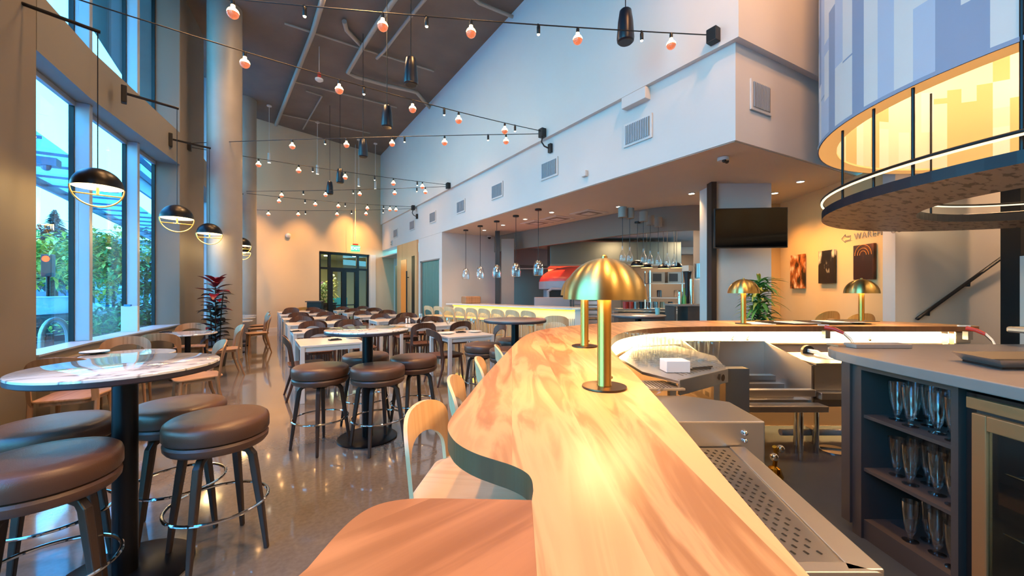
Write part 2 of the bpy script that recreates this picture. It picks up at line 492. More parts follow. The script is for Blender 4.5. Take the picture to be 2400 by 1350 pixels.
def window(n, pts, z0, z1, mull=True):
    """one glazed bay between plan points: glass, black edge frame, metal fins"""
    m = MB(); fr = MB()
    for a, b in zip(pts[:-1], pts[1:]):
        m.slab(a, b, .012, z0, z1)
    g = m.build('window_%d' % n, M['glass']); struct(g)
    for i, p in enumerate(pts):
        d = Vector(pts[min(i + 1, len(pts) - 1)]) - Vector(pts[max(i - 1, 0)])
        a = math.atan2(d.y, d.x)
        fr.box((p[0], p[1], (z0 + z1) / 2), (.05, .05, z1 - z0), a)
    o = fr.build('window_frame', M['darkframe'], g)
    return g
def fin(p, z0, z1, a, w=.15, l=.09):
    return MB().box((p[0] + .09, p[1] + .03, (z0 + z1) / 2), (w, l, z1 - z0), a)
window(1, [GLA[2], GLA[3]], .8, 3.85)
window(2, [GLA[3], GLA[4]], .8, 3.85)
window(3, [GLA[4], GLA[5]], .8, 3.85)
window(4, GLA2, .8, 3.85)
window(5, [GLA[2], GLA[3]], 4.46, ZC)
window(6, [GLA[3], GLA[4]], 4.46, ZC)
window(7, [GLA[4], GLA[5]], 4.46, ZC)
window(8, GLA2, 4.46, ZC)
window(9, [(-2.3, -.6), (-2.3, 1.2), (-2.3, 3.4)], .5, ZC)
k = 1
for q in (GLA[3], GLA[4]):
    for z0, z1 in ((.8, 3.85), (4.46, ZC)):
        struct(fin(q, z0, z1, -.05 if q is GLA[3] else -.12).build('trim_mullion', M['mull'], bevel=.006))
for q in GLA2[1:3]:
    for z0, z1 in ((.8, 3.85), (4.46, ZC)):
        struct(fin(q, z0, z1, 0).build('trim_mullion', M['mull'], bevel=.006))
# head line of the lower glazing
struct(MB().prism([(x + .03, y) for x, y in GLA[2:]] + [(x - .02, y) for x, y in reversed(GLA[2:])], 3.79, 3.85).build('trim_window_head', M['mull']))
# round concrete columns
for i, (px, Z, r) in enumerate(((527, 8.1, .3), (574, 12.0, .3))):
    p = D(px, Z, 0)
    o = MB().lathe([(r, 0), (r, ZC)], 48, p).lathe([(r + .012, 0), (r + .012, .05), (r, .055)], 48, p, 1).build('column', [M['concrete'], M['steel']], smooth=True)
    struct(o, ['large round concrete column beside the window tables', 'round concrete column near the far end wall'][i])
# end wall with door opening s 2.09..4.37, top 2.92
e = MB()
e.slab(EW(-1.25), EW(2.06), .3, 0, ZC).slab(EW(4.45), EW(5.6), .3, 0, ZC).slab(EW(2.06), EW(4.45), .3, 2.94, ZC)
struct(e.build('wall_end', M['end']))
b = MB().slab(EW(-1.25), EW(2.05), .015, .0, .14, 0, -1).slab(EW(4.46), EW(4.8), .015, 0, .14, 0, -1)
struct(b.build('baseboard_end', M['white']))
# right-hand wall: upper wall overhanging, bulkhead, soffit
XR = 4.57
def yb(x): return 2.38 - .084 * (x - XR)
up = MB().prism([(XR - .07, 2.31), (8.2, yb(8.2) - .07), (8.2, 2.6), (4.9, 2.9), (4.9, 17.6), (XR - .07, 17.35)], 4.27, ZC)
struct(up.build('wall_right_upper', M['white']))
lo = MB().prism([(XR, 2.38), (8.2, yb(8.2)), (8.2, 2.6), (4.9, 2.9), (4.9, 17.6), (XR, 17.35)], 3.155, 4.27)
struct(lo.build('wall_right_bulkhead', M['white']))
so = MB().prism([(XR + .02, 2.40), (9.4, yb(9.4) + .02), (9.4, 4.6), (7.7, 4.6), (7.0, 5.1), (6.7, 6), (6.58, 8), (6.4, 10.95), (XR + .02, 10.95)], 3.147, 3.2)
so.bx(XR, 6.3, 15.2, 17.9, 2.86, 2.9)
struct(so.build('ceiling_soffit', M['soffit']))
lw = MB()
lw.bx(XR, XR + .12, 12.6, 12.8, 0, 3.15).bx(XR, XR + .12, 11.03, 12.6, 2.36, 3.15).bx(XR, XR + .12, 10.82, 11.03, 0, 3.15)
lw.bx(XR, XR + .12, 14.98, 15.22, 2.4, 3.15)
lw.bx(XR + .12, 6.4, 10.82, 10.95, 0, 3.15)
lw.bx(6.2, 6.3, 15.2, 18, 0, 3).bx(XR, XR + 1.7, 17.55, 17.7, 0, 3.2)
struct(lw.build('wall_right', M['white']))
bk = MB().bx(-2.4, 10.5, -5.2, -5, 0, ZC)
struct(bk.build('wall_back', M['end']))
# picture wall, stair wall
PW0, PW1 = C(5.27, 7.75), C(5.06, 5.3)
pw = MB().slab(PW0, PW1, .15, 0, 3.15, 0, 1)
pw.slab(C(4.3, 7.8), C(5.27, 7.75), .1, 0, 3.15, 0, 1)
struct(pw.build('wall_pictures', M['gold_wall']))
st = MB().slab(C(5.05, 5.2), C(9.5, 6.0), .15, 0, ZC, 0, 1)
st.slab(C(5.06, 5.3), C(5.27, 7.75) , .12, 3.2, ZC, 0, -1)
struct(st.build('wall_stairs', M['white']))
struct(MB().slab(C(9.5, 6.1), C(9.5, -3), .15, 0, ZC).build('wall_far_right', M['white']))
# kitchen shell
KF = [(6.34, 10.9), (6.45, 9.4), (6.55, 8.04), (6.60, 6.9), (6.68, 5.95), (6.96, 5.05), (7.28, 4.65), (7.62, 4.45)]
kf = MB().prism(KF + [(x + .12, y + .03) for x, y in reversed(KF)], 2.65, 3.16)
struct(kf.build('wall_kitchen_fascia', M['bulk'], smooth=True))
kc = MB().prism([(6.45, 11.2), (6.6, 6.9), (7.1, 5.1), (7.7, 4.6), (9.0, 4.2), (12.6, 4.2), (12.6, 11.2)], 2.9, 2.95)
struct(kc.build('ceiling_kitchen', M['soffit']))
kw = MB().bx(6.3, 12.6, 11.1, 11.25, 0, 2.95).bx(12.5, 12.6, 3.5, 11.2, 0, 2.95)
struct(kw.build('wall_kitchen_back', M['kgrey']))
kt = MB().bx(6.9, 9.4, 11.04, 11.1, 0, 2.3)
struct(kt.build('wall_kitchen_tiles', M['kbrown']))
struct(MB().box(D(1190, 11.3, 1.45), (.36, .3, 2.9), -TH).build('wall_kitchen_pier', M['kgrey']))
struct(MB().box(D(1648, 8.4, 1.45), (.28, .3, 2.9), -TH).build('wall_kitchen_side', M['kgrey']))
for px, Z, wd in ((1166, 11.35, .13), (1668, 6.25, .08)):
    struct(MB().box(D(px, Z, 1.575), (wd, .15, 3.15), -TH).build('column_steel', M['legdark']))
struct(MB().box(C(3.67, 6.52, 1.575), (.9, .5, 3.15), -TH).build('column_white', M['white']))
o = MB().box(C(6.45, 4.95, 2.4), (.4, .2, 4.8), -TH).build('column_black', M['black'])
struct(o, 'black steel column at the right edge behind the bar')
# lobby behind the glass doors
def lob(s, t): return EA + EU * s + Vector((-.309, .951)) * t
lb = MB()
lb.prism([lob(1, .3), lob(7, .3), lob(7, 5), lob(1, 5)], -.1, 0, 1)
lb.prism([lob(1, .3), lob(7, .3), lob(7, 5), lob(1, 5)], 3.0, 3.1)
lb.prism([lob(1, 5), lob(7, 5), lob(7, 5.1), lob(1, 5.1)], 0, 3.05)
lb.prism([lob(1, .3), lob(1.1, .3), lob(1.1, 5), lob(1, 5)], 0, 3.05)
lb.prism([lob(7, .3), lob(7.1, .3), lob(7.1, 5), lob(7, 5)], 0, 3.05)
struct(lb.build('trim_lobby', [M['lobby'], M['floor']]))

# ------------------------------------------------------------------ world and sky
wd = bpy.data.worlds.new('sky'); S.world = wd; wd.use_nodes = True
n = wd.node_tree; bg = n.nodes['Background']
tc = n.nodes.new('ShaderNodeTexCoord'); sp = n.nodes.new('ShaderNodeSeparateXYZ'); rp = n.nodes.new('ShaderNodeValToRGB')
n.links.new(tc.outputs['Generated'], sp.inputs[0]); n.links.new(sp.outputs[2], rp.inputs[0]); n.links.new(rp.outputs[0], bg.inputs[0])
e = rp.color_ramp.elements
e[0].position = 0.0; e[0].color = (.14, .50, .62, 1); e[1].position = .8; e[1].color = (.05, .27, .75, 1)
x = e.new(.25); x.color = (.12, .47, .68, 1)
x = e.new(.5); x.color = (.09, .38, .75, 1)
bg.inputs[1].default_value = 8.0

def light(kind, name, loc, energy, col='ffd9a0', size=.1, rot=None, **kw):
    l = bpy.data.lights.new(name, kind); l.energy = energy; l.color = rgb(col)[:3]
    if kind == 'AREA':
        l.shape = kw.get('shape', 'SQUARE'); l.size = size
        if 'size_y' in kw: l.shape = 'RECTANGLE'; l.size_y = kw['size_y']
    else: l.shadow_soft_size = size
    if kind == 'SPOT': l.spot_size = kw.get('ang', 1.2); l.spot_blend = kw.get('blend', .6)
    o = bpy.data.objects.new(name, l); COL.objects.link(o); o.location = loc
    if rot is not None: o.rotation_euler = rot
    return o
def portal(a, b, z0, z1):
    """marks a window opening for the sky light"""
    a, b = Vector(a), Vector(b); c = (a + b) / 2; d = b - a
    o = light('AREA', 'window_portal', (c.x + .02, c.y, (z0 + z1) / 2), 1, 'ffffff', d.length, size_y=z1 - z0)
    o.rotation_euler = Matrix(((d.y / d.length, 0, 0), (0, 1, 0), (0, 0, 1))).to_euler() if False else (PI / 2, 0, math.atan2(d.y, d.x) + PI)
    o.data.cycles.is_portal = True
    return o
def aim(o, t):
    d = Vector(t) - o.location
    o.rotation_euler = d.to_track_quat('-Z', 'Y').to_euler()
    return o
# ------------------------------------------------------------------ seating prototypes
def horseshoe(W, zb, zs, zt, wl, zsi, zo, dep, wrap, rake, th=.014):
    O, I = [], []
    def se(rx, rz, zc, a, p=2.5):
        c, s = math.cos(a), math.sin(a)
        return (math.copysign(abs(c) ** (2 / p), c) * rx, zc + abs(s) ** (2 / p) * rz)
    for i in range(5):
        f = i / 5; O.append((-W / 2, zb + (zs - zb) * f)); I.append((-W / 2 + wl, zb + (zsi - zb) * f))
    for i in range(19):
        a = PI - PI * i / 18
        O.append(se(W / 2, zt - zs, zs, a)); I.append(se(W / 2 - wl, zo - zsi, zsi, a, 2.2))
    for i in range(4, -1, -1):
        O.append((-O[i][0], O[i][1])); I.append((-I[i][0], I[i][1]))
    def m3(p, o):
        x, z = p
        return (x, -dep / 2 + wrap * (2 * x / W) ** 2 - rake * (z - zb) + o, z)
    vs, fs = [], []
    rows = 5
    for (a, b) in zip(O, I):
        for o in (0, th):
            for r in range(rows):
                f = r / (rows - 1)
                vs.append(m3((a[0] + (b[0] - a[0]) * f, a[1] + (b[1] - a[1]) * f), o))
    k = len(O); q = rows * 2
    for i in range(k - 1):
        A, B = i * q, (i + 1) * q
        for r in range(rows - 1):
            fs.append((A + r, A + r + 1, B + r + 1, B + r))
            fs.append((A + rows + r, B + rows + r, B + rows + r + 1, A + rows + r + 1))
        fs.append((A, B, B + rows, A + rows))
        fs.append((A + rows - 1, A + q - 1, B + q - 1, B + rows - 1))
    fs.append(tuple(range(rows)) + tuple(range(q - 1, rows - 1, -1)))
    e = (k - 1) * q
    fs.append(tuple(range(e, e + rows)) + tuple(range(e + q - 1, e + rows - 1, -1)))
    return vs, fs

def seat_pts(wf, wb, d, r=.07):
    pts = []
    for cx, cy, a0 in ((wf / 2 - r, d / 2 - r, 0), (-wf / 2 + r, d / 2 - r, 90), (-wb / 2 + r, -d / 2 + r, 180), (wb / 2 - r, -d / 2 + r, 270)):
        for i in range(6):
            a = math.radians(a0 + 18 * i)
            pts.append((cx + r * math.cos(a), cy + r * math.sin(a)))
    return pts

def make_chair(name, sh, top, m, bar=False):
    """sh seat height, top height of the backrest; faces +y"""
    t = thing(name, 'chair', 'bar chair' if bar else 'chair')
    W, dep = (.44, .44) if bar else (.46, .45)
    s = MB(); pts = seat_pts(W - .01, W - .05, dep)
    s.prism(pts, sh - .02, sh)
    s.build('seat', m, t, bevel=.007)
    ap = MB()
    ap.prism([(x * .84, y * .84) for x, y in pts], sh - .055, sh - .02)
    ap.build('seat_frame', m, t)
    if bar: v, f = horseshoe(W, sh - .05, sh + .16, top, .036, sh + .05, top - .11, dep + .02, .05, .10)
    else: v, f = horseshoe(W + .02, sh - .04, sh + .25, top, .042, sh + .14, top - .10, dep + .02, .07, .13)
    MB().add(v, f).build('backrest', m, t, smooth=True)
    yb_ = -dep / 2 - .01 + (.05 if bar else .07)
    for sx in (-1, 1):
        x0 = sx * (W / 2 + (0 if bar else .01) - .018)
        MB().tube([(x0, yb_ + .012, sh - .0), (x0, yb_ - .005, sh * .6), (x0 * 1.02, yb_ - (.09 if not bar else .10), 0)], [.021, .020, .013], 8).build('leg', m, t, smooth=True)
        MB().tube([(sx * (W / 2 - .045), dep / 2 - .06, sh - .022), (sx * (W / 2 - .02), dep / 2 - .025, 0)], [.021, .013], 8).build('leg', m, t, smooth=True)
    if bar:
        z = .28
        MB().tube([(-W / 2 + .03, dep / 2 - .04, z), (W / 2 - .03, dep / 2 - .04, z)], .010, 8).build('footrest', M['steel'], t)
        MB().tube([(-W / 2 + .02, yb_ - .05, z + .1), (-W / 2 + .03, dep / 2 - .04, z + .1)], .009, 6).tube([(W / 2 - .02, yb_ - .05, z + .1), (W / 2 - .03, dep / 2 - .04, z + .1)], .009, 6).build('stretcher', m, t)
    return t

def make_stool():
    t = thing('leather_stool', 's', 'stool')
    R = .243
    c = [(0, .655), (R - .03, .655), (R - .008, .66), (R, .672), (R, .722), (R - .006, .741), (R - .022, .753), (R - .08, .76), (0, .763)]
    MB().lathe(c, 48).build('seat', M['leather'], t, smooth=True)
    b = [(0, .59), (R - .055, .592), (R - .018, .602), (R - .006, .618), (R - .004, .64), (R - .012, .652), (R - .03, .656), (0, .656)]
    MB().lathe(b, 48).build('seat_base', M['leather'], t, smooth=True)
    MB().lathe([(0, .555), (.07, .555), (.075, .592), (0, .592)], 24).build('swivel', M['blackm'], t, smooth=True)
    for i in range(4):
        a = PI / 4 + i * PI / 2
        d = Vector((math.cos(a), math.sin(a), 0))
        q = [(.02, .573, .021), (.115, .573, .022), (.155, .562, .024), (.176, .532, .026), (.19, .44, .026), (.222, .22, .022), (.25, 0, .016)]
        MB().tube([d * r + Vector((0, 0, z)) for r, z, w in q], [w for r, z, w in q], 4).build('leg', M['legdark'], t, smooth=False, bevel=.006)
    MB().ring(.236, .275, .0085, 48).build('footrest', M['chrome'], t, smooth=True)
    return t

def make_bar_table(R=.39, cap=None):
    t = thing('bar_table', 't', 'table')
    MB().lathe([(0, 1.055), (R - .004, 1.055), (R, 1.059), (R - .001, 1.068), (R - .004, 1.07), (0, 1.07)], 64).build('tabletop', cap or M['marble'], t, smooth=True)
    MB().lathe([(0, 1.03), (R - .012, 1.03), (R - .001, 1.037), (R - .001, 1.056), (0, 1.056)], 64).build('table_rim', M['edgem'], t, smooth=True)
    MB().lathe([(.05, .02), (.05, 1.03)], 32).build('column', M['blackm'], t, smooth=True)
    MB().lathe([(0, 0), (.28, 0), (.28, .012), (.27, .018), (.06, .022), (0, .022)], 56).build('base', M['blackm'], t, smooth=True)
    return t

def make_cafe_table(R=.4):
    t = thing('cafe_table', 't', 'table')
    MB().lathe([(0, .715), (R - .01, .715), (R, .722), (R, .736), (R - .004, .74), (0, .74)], 64).build('tabletop', M['marble'], t, smooth=True)
    MB().lathe([(.04, .02), (.04, .715)], 24).build('column', M['blackm'], t, smooth=True)
    MB().lathe([(0, 0), (.24, 0), (.24, .012), (.05, .02), (0, .02)], 48).build('base', M['blackm'], t, smooth=True)
    return t

def make_white_table(w, d):
    t = thing('dining_table', 't', 'table')
    MB().bx(-w / 2, w / 2, -d / 2, d / 2, .712, .74).build('tabletop', M['lam'], t, bevel=.004)
    a = MB(); k = .028
    for s in (-1, 1):
        a.bx(-w / 2 + .05, w / 2 - .05, s * (d / 2 - k) - .012, s * (d / 2 - k) + .012, .655, .712)
        a.bx(s * (w / 2 - k) - .012, s * (w / 2 - k) + .012, -d / 2 + .05, d / 2 - .05, .655, .712)
    a.build('apron', M['lamleg'], t)
    for sx in (-1, 1):
        for sy in (-1, 1):
            MB().bx(sx * w / 2 - sx * .052, sx * w / 2, sy * d / 2 - sy * .052, sy * d / 2, 0, .712).build('leg', M['lamleg'], t, bevel=.003)
    return t

stool = Proto(make_stool())
btab = Proto(make_bar_table())
gtab = Proto(make_bar_table(.41, M['stone']))
ctab = Proto(make_cafe_table())
wt4 = Proto(make_white_table(1.45, .76))
wt2 = Proto(make_white_table(.78, .84))
dark = Proto(make_chair('dining_chair', .46, .85, M['walnut']))
tanc = Proto(make_chair('dining_chair', .46, .85, M['tan']))
yel = Proto(make_chair('dining_chair', .46, .85, M['yellow_chair']))
barc = Proto(make_chair('bar_chair', .745, 1.015, M['ash'], True))

# ------------------------------------------------------------------ high round tables with leather stools
T1, T2, T3 = C(-1.97, 2.01), C(-1.42, 3.88), C(.04, 5.17)
btab.put(T1, .2, 'round marble topped bar table nearest the camera at the lower left')
btab.put(T2, .9, 'round marble topped bar table standing in front of the white dining tables')
gtab.put(T3, 0, 'round grey topped bar table just beyond the wooden bar, before the lit counter')
gtab.put(C(1.95, 6.1), 0, 'round grey topped table seen past the brass lamp, near the open kitchen')
for (X, Z), a, l in (
    ((-1.63, 2.19), .35, 'brown leather stool right of the nearest marble table, whole seat and ring in view'),
    ((-1.97, 1.66), .2, 'brown leather stool in the lower left corner, cut by the picture edge in front'),
    ((-2.42, 2.08), .5, 'brown leather stool at the far left edge behind the corner stool'),
    ((-2.06, 2.44), .1, 'brown leather stool half hidden behind the nearest table column'),
    ((-1.77, 3.65), .55, 'brown leather stool front left of the middle marble table'),
    ((-1.24, 3.65), .25, 'brown leather stool in front of the middle marble table column'),
    ((-1.04, 4.17), .15, 'brown leather stool at the right side of the middle marble table'),
    ((-1.60, 4.32), .7, 'brown leather stool behind the middle marble table, partly hidden'),
    ((-.38, 5.15), .3, 'dark leather stool left of the grey topped bar table'),
    ((-.03, 4.72), .6, 'dark leather stool in front of the grey bar table, behind the wooden bar'),
    ((.02, 5.66), .1, 'dark leather stool behind the grey topped bar table column'),
):
    stool.put(C(X, Z), a, l, 'leather stools at the high round tables')
# ------------------------------------------------------------------ window side cafe tables and chairs
ct = [D(303, 4.40, 0), D(440, 6.55, 0), Vector((-.46, 11.2, 0)), Vector((-.40, 12.5, 0)), Vector((-.38, 13.5, 0))]
for p, l in zip(ct, ('small round marble table by the window behind the nearest bar table', 'small round marble table by the window in front of the burgundy plant',
                     'first small round table beyond the big concrete column', 'second small round table beyond the big concrete column', 'farthest small round table beyond the big concrete column')):
    ctab.put(p, .3, l, 'round tables along the windows')
a0 = -PI / 2
for p, rz, l in (
    (Vector((-1.45, 5.42, 0)), -.15, 'tan wooden chair at far left, its back to the camera, near the window'),
    (Vector((-1.38, 6.75, 0)), PI + .1, 'tan wooden chair facing the camera behind the nearest window table'),
    (Vector((-1.12, 7.55, 0)), -.1, 'greyish tan chair back in front of the second window table'),
    (Vector((-.98, 9.0, 0)), PI, 'tan wooden chair facing the camera before the burgundy plant'),
    (Vector((-.46, 8.30, 0)), PI / 2 + .2, 'tan wooden chair seen from the side, right of the second window table'),
    (Vector((-.58, 5.85, 0)), PI / 2 + .25, 'tan wooden chair right of the first window table, behind the marble bar table'),
    (Vector((.02, 11.0, 0)), PI / 2 + .15, 'tan chair beyond the concrete column, nearest of the side-on row'),
    (Vector((.03, 12.35, 0)), PI / 2 + .1, 'tan chair beyond the concrete column, second of the side-on row'),
    (Vector((.05, 13.4, 0)), PI / 2, 'tan chair beyond the concrete column, farthest of the side-on row'),
):
    tanc.put(p, rz, l, 'tan chairs along the windows')
# ------------------------------------------------------------------ white dining tables
ORD = ['first', 'second', 'third', 'fourth', 'fifth', 'sixth']
wt2.put((.86, 6.08, 0), 0, 'small white dining table behind the middle bar table, nearest of the left column', 'white dining tables')
wt2.put((2.83, 5.9, 0), -.02, 'small white dining table with plates and wine glasses beside the wooden bar', 'white dining tables')
dark.put((.58, 6.06, 0), a0, 'dark wooden chair at the left end of the nearest white table', 'dark chairs at the white tables')
dark.put((2.5, 5.78, 0), a0 + .1, 'dark wooden chair at left end of the white table beside the bar', 'dark chairs at the white tables')
dark.put((3.42, 6.0, 0), -a0 - .1, 'dark wooden chair at right end of the white table beside the bar', 'dark chairs at the white tables')
for r in range(5):
    y = 7.79 + 1.75 * r
    for c, x in ((0, 1.24 + .02 * r), (1, 3.02 + .0 * r)):
        side = 'left' if c == 0 else 'right'
        wt4.put((x, y, 0), 0, 'long white dining table in the %s row of the %s column' % (ORD[r + 1], side), 'white dining tables')
        for i, dx in enumerate((-.35, .35)):
            j = random.uniform(-.06, .06)
            s2 = 'window' if i == 0 else 'bar'
            dark.put((x + dx + j, y - .53 - random.uniform(0, .07), 0), random.uniform(-.12, .12), 'dark chair near side, %s end, %s row of %s white tables' % (s2, ORD[r + 1], side), 'dark chairs at the white tables')
            dark.put((x + dx - j, y + .53 + random.uniform(0, .06), 0), PI + random.uniform(-.12, .12), 'dark chair far side, %s end, %s row of %s white tables' % (s2, ORD[r + 1], side), 'dark chairs at the white tables')
yel.put(D(702, 14.1, 0), .3, 'yellow wooden chair against the far end wall beside the host stand')
yelb = Proto(make_chair('bar_chair', .82, 1.15, M['yellow_chair'], True))
yelb.put(C(4.56, 5.95), -TH + .2, 'left of two yellow wooden chairs below the pictures')
yelb.put(C(4.55, 5.38), -TH + .1, 'right of two yellow wooden chairs below the pictures')
# ------------------------------------------------------------------ the wooden bar
out = [P(*q, 1.07) for q in ((1250, 1150), (1248, 1125), (1236, 1108), (1203, 1091), (1160, 1078), (1110, 1062), (1070, 1040), (1053, 1018), (1048, 1000), (1053, 985), (1070, 960), (1100, 925), (1125, 893), (1150, 866), (1172, 842), (1190, 823), (1205, 807), (1220, 793), (1243, 780), (1275, 771))]
out += [C(.62, 4.2, 1.07), C(.95, 4.5, 1.07), C(1.4, 4.75, 1.07), C(1.9, 4.88, 1.07), C(2.6, 4.93, 1.07), C(4.2, 4.93, 1.07), C(4.62, 4.8, 1.07), C(4.88, 4.5, 1.07), C(4.93, 4.2, 1.07)]
inn = [C(4.9, 4.14, 1.07), C(2.26, 4.16, 1.07), C(1.8, 4.10, 1.07), C(1.44, 3.97, 1.07), C(1.16, 3.75, 1.07), C(.93, 3.45, 1.07), C(.78, 3.1, 1.07), C(.68, 2.75, 1.07), C(.62, 2.45, 1.07), C(.53, 1.5, 1.07), C(.395, .55, 1.07), C(.37, .25, 1.07), C(.03, .25, 1.07)]
def smooth_poly(p, k=2):
    for _ in range(k):
        q = []
        for i in range(len(p) - 1):
            a, b = p[i], p[i + 1]
            q += [a * .75 + b * .25, a * .25 + b * .75]
        p = [p[0]] + q + [p[-1]]
    return p
t = thing('wooden_bar', 'long curved walnut bar counter running from the foreground round to the back', 'bar counter')
seam_far, seam_near = P(1246, 1176, 1.07), C(.03, .25, 1.07)
poly = smooth_poly(out) + smooth_poly(inn) + [seam_near, seam_far]
def top_obj(poly, name, m, z0=1.015, z1=1.07):
    n = len(poly)
    b = MB()
    vs = [(p[0], p[1], z0) for p in poly] + [(p[0], p[1], z1) for p in poly]
    b.add(vs, [tuple(range(n - 1, -1, -1)), tuple(range(n, 2 * n))], 0)
    b.add(vs, [(i, (i + 1) % n, n + (i + 1) % n, n + i) for i in range(n)], 1)
    return b.build(name, [m, M['edge']], t)
top_obj(poly, 'bar_top', M['bar'])
lobe = smooth_poly([P(1246, 1172, 1.07), P(1150, 1170, 1.07), P(1040, 1168, 1.07), P(960, 1168, 1.07), P(905, 1176, 1.07), P(865, 1190, 1.07), P(828, 1214, 1.07), P(788, 1253, 1.07), P(745, 1303, 1.07), P(705, 1350, 1.07), C(-.36, .35, 1.07), C(-.4, .2, 1.07), C(-.2, .12, 1.07), C(0, .12, 1.07)]) + [seam_near]
top_obj(lobe, 'bar_return', M['lobe'])
# bar front under the top
def inset(seq, d):
    r = []
    for i, p in enumerate(seq):
        a, b = seq[max(i - 1, 0)], seq[min(i + 1, len(seq) - 1)]
        v = (b - a).to_2d().normalized(); nn = Vector((v.y, -v.x))
        r.append(Vector((p.x + nn.x * d, p.y + nn.y * d, 0)))
    return r
core = inset(out[10:], .28)
cb = MB()
vs = [(p.x, p.y, 0) for p in core] + [(p.x, p.y, 1.015) for p in core]; k = len(core)
c2 = inset(out[10:], .36)
vs2 = [(p.x, p.y, 0) for p in c2] + [(p.x, p.y, 1.015) for p in c2]
for i in range(k - 1):
    cb.add([vs[i], vs[i + 1], vs[k + i + 1], vs[k + i]], [(0, 1, 2, 3)])
    cb.add([vs2[i], vs2[i + 1], vs2[k + i + 1], vs2[k + i]], [(0, 1, 2, 3)])
cb.build('bar_front', M['bulk'], t)
# ash bar chairs tucked under the bar (facing across it)
hx = -TH - PI / 2
for (X, Z), rz, l in (
    ((-.115, 1.46), hx - .12, 'pale ash bar chair in the bay of the bar, nearest the camera'),
    ((-.06, 1.98), hx + .05, 'pale ash bar chair at the bar, second from the camera'),
    ((.02, 2.55), hx + .05, 'pale ash bar chair at the bar, third from the camera'),
    ((.12, 3.14), hx + .1, 'pale ash bar chair at the bar, fourth from the camera'),
):
    barc.put(C(X, Z), rz, l, 'ash bar chairs')
# ------------------------------------------------------------------ brass mushroom lamps
def make_lamp():
    t = thing('table_lamp', 'lamp', 'table lamp')
    MB().lathe([(0, 0), (.084, 0), (.086, .003), (.085, .008), (0, .009)], 56).build('base', M['bronze'], t, smooth=True)
    MB().lathe([(.028, .009), (.028, .012), (.0265, .014), (.0265, .41), (0, .41)], 32).build('stem', M['brasst'], t, smooth=True)
    R = .16
    o_ = [(R * math.sin(a), .345 + R * math.cos(a) * 1.0) for a in [PI / 2 * i / 16 for i in range(17)]]
    o_[0] = (.0, .345 + R)
    sh = MB().lathe(o_, 64).lathe([(r * .985, .345 + (z - .345) * .985) for r, z in o_], 64, m=1)
    sh.lathe([(R, .345), (R * .985, .345)], 64)
    s = sh.build('lamp_shade', [M['brass'], M['cream']], t, smooth=True)
    MB().lathe([(0, .5), (.012, .5), (.012, .512), (.006, .518), (0, .518)], 16).build('finial', M['brass'], s, smooth=True)
    MB().sphere((0, 0, .43), .022).build('bulb', M['tinybulb'], t, smooth=True)
    MB().lathe([(.006, 0), (.006, .012), (0, .012)], 12, (.03, 0, .035), M=Matrix.Rotation(PI / 2, 3, 'Y')).build('switch', M['brass'], t)
    return t
lampP = Proto(make_lamp())
for (X, Z), l in (((.36, 1.54), 'large looking brass dome lamp, nearest on the wooden bar'), ((.489, 2.66), 'brass dome lamp standing on the bar directly behind the nearest one'),
                  ((2.61, 4.45), 'brass dome lamp on the back of the bar before the green plant'), ((3.94, 4.45), 'brass dome lamp at the back right of the bar before the pictures')):
    p = C(X, Z, 1.07)
    lampP.put(p, 0, l, 'brass dome lamps on the bar')
    for k_ in range(3):
        a = 2.1 * k_ + .6
        light('POINT', 'lamp_light', p + Vector((.07 * math.cos(a), .07 * math.sin(a), .41)), 4.4 if Z < 3 else 5, 'ffc88c', .02)
# ------------------------------------------------------------------ string lights
def W2px(p):
    X = p.x * CT - p.y * ST; Z = p.x * ST + p.y * CT
    return CX + X / Z * F
bulbP = None
def make_bulb(sc=1.0):
    o = MB()
    k = 12
    r = .052
    pts = [(0.0, -r * 2)] + [(r * math.sin(PI * i / k), -r - r * math.cos(PI * i / k)) for i in range(1, k)]
    low = [p for p in pts if p[1] <= -r * .95]
    hi = [p for p in pts if p[1] >= -r * 1.05] + [(.02, .012), (.016, .03)]
    o.lathe(low, 20, m=1); o.lathe(hi, 20, m=0)
    return o
bulb_mesh = make_bulb().build('bulb', [M['bulbtop'], M['bulbbot']], smooth=True)
sock_mesh = MB().lathe([(0, .02), (.017, .02), (.019, .06), (.012, .085), (0, .085)], 14).build('socket', M['black'], bulb_mesh, smooth=True)
spot_mesh = MB().lathe([(.016, -.02), (.02, .0), (.02, .06), (.01, .075), (0, .075)], 14).lathe([(0, -.03), (.013, -.026), (.017, -.01)], 12, m=1).build('spot', [M['black'], M['tinybulb']], smooth=True)
hook_mesh = MB().ring(.02, 0, .003, 12, k=5).build('clip', M['black'], spot_mesh)
hook_mesh.location = (0, 0, .075); hook_mesh.rotation_euler = (PI / 2, 0, 0)
usedb = [False, False]
def put_bulb(par, loc, kind):
    src, sub = (bulb_mesh, sock_mesh) if kind == 0 else (spot_mesh, hook_mesh)
    if not usedb[kind]:
        usedb[kind] = True; src.parent = par; src.location = loc; return
    o = src.copy(); COL.objects.link(o); o.parent = par; o.location = loc
    c = sub.copy(); COL.objects.link(c); c.parent = o
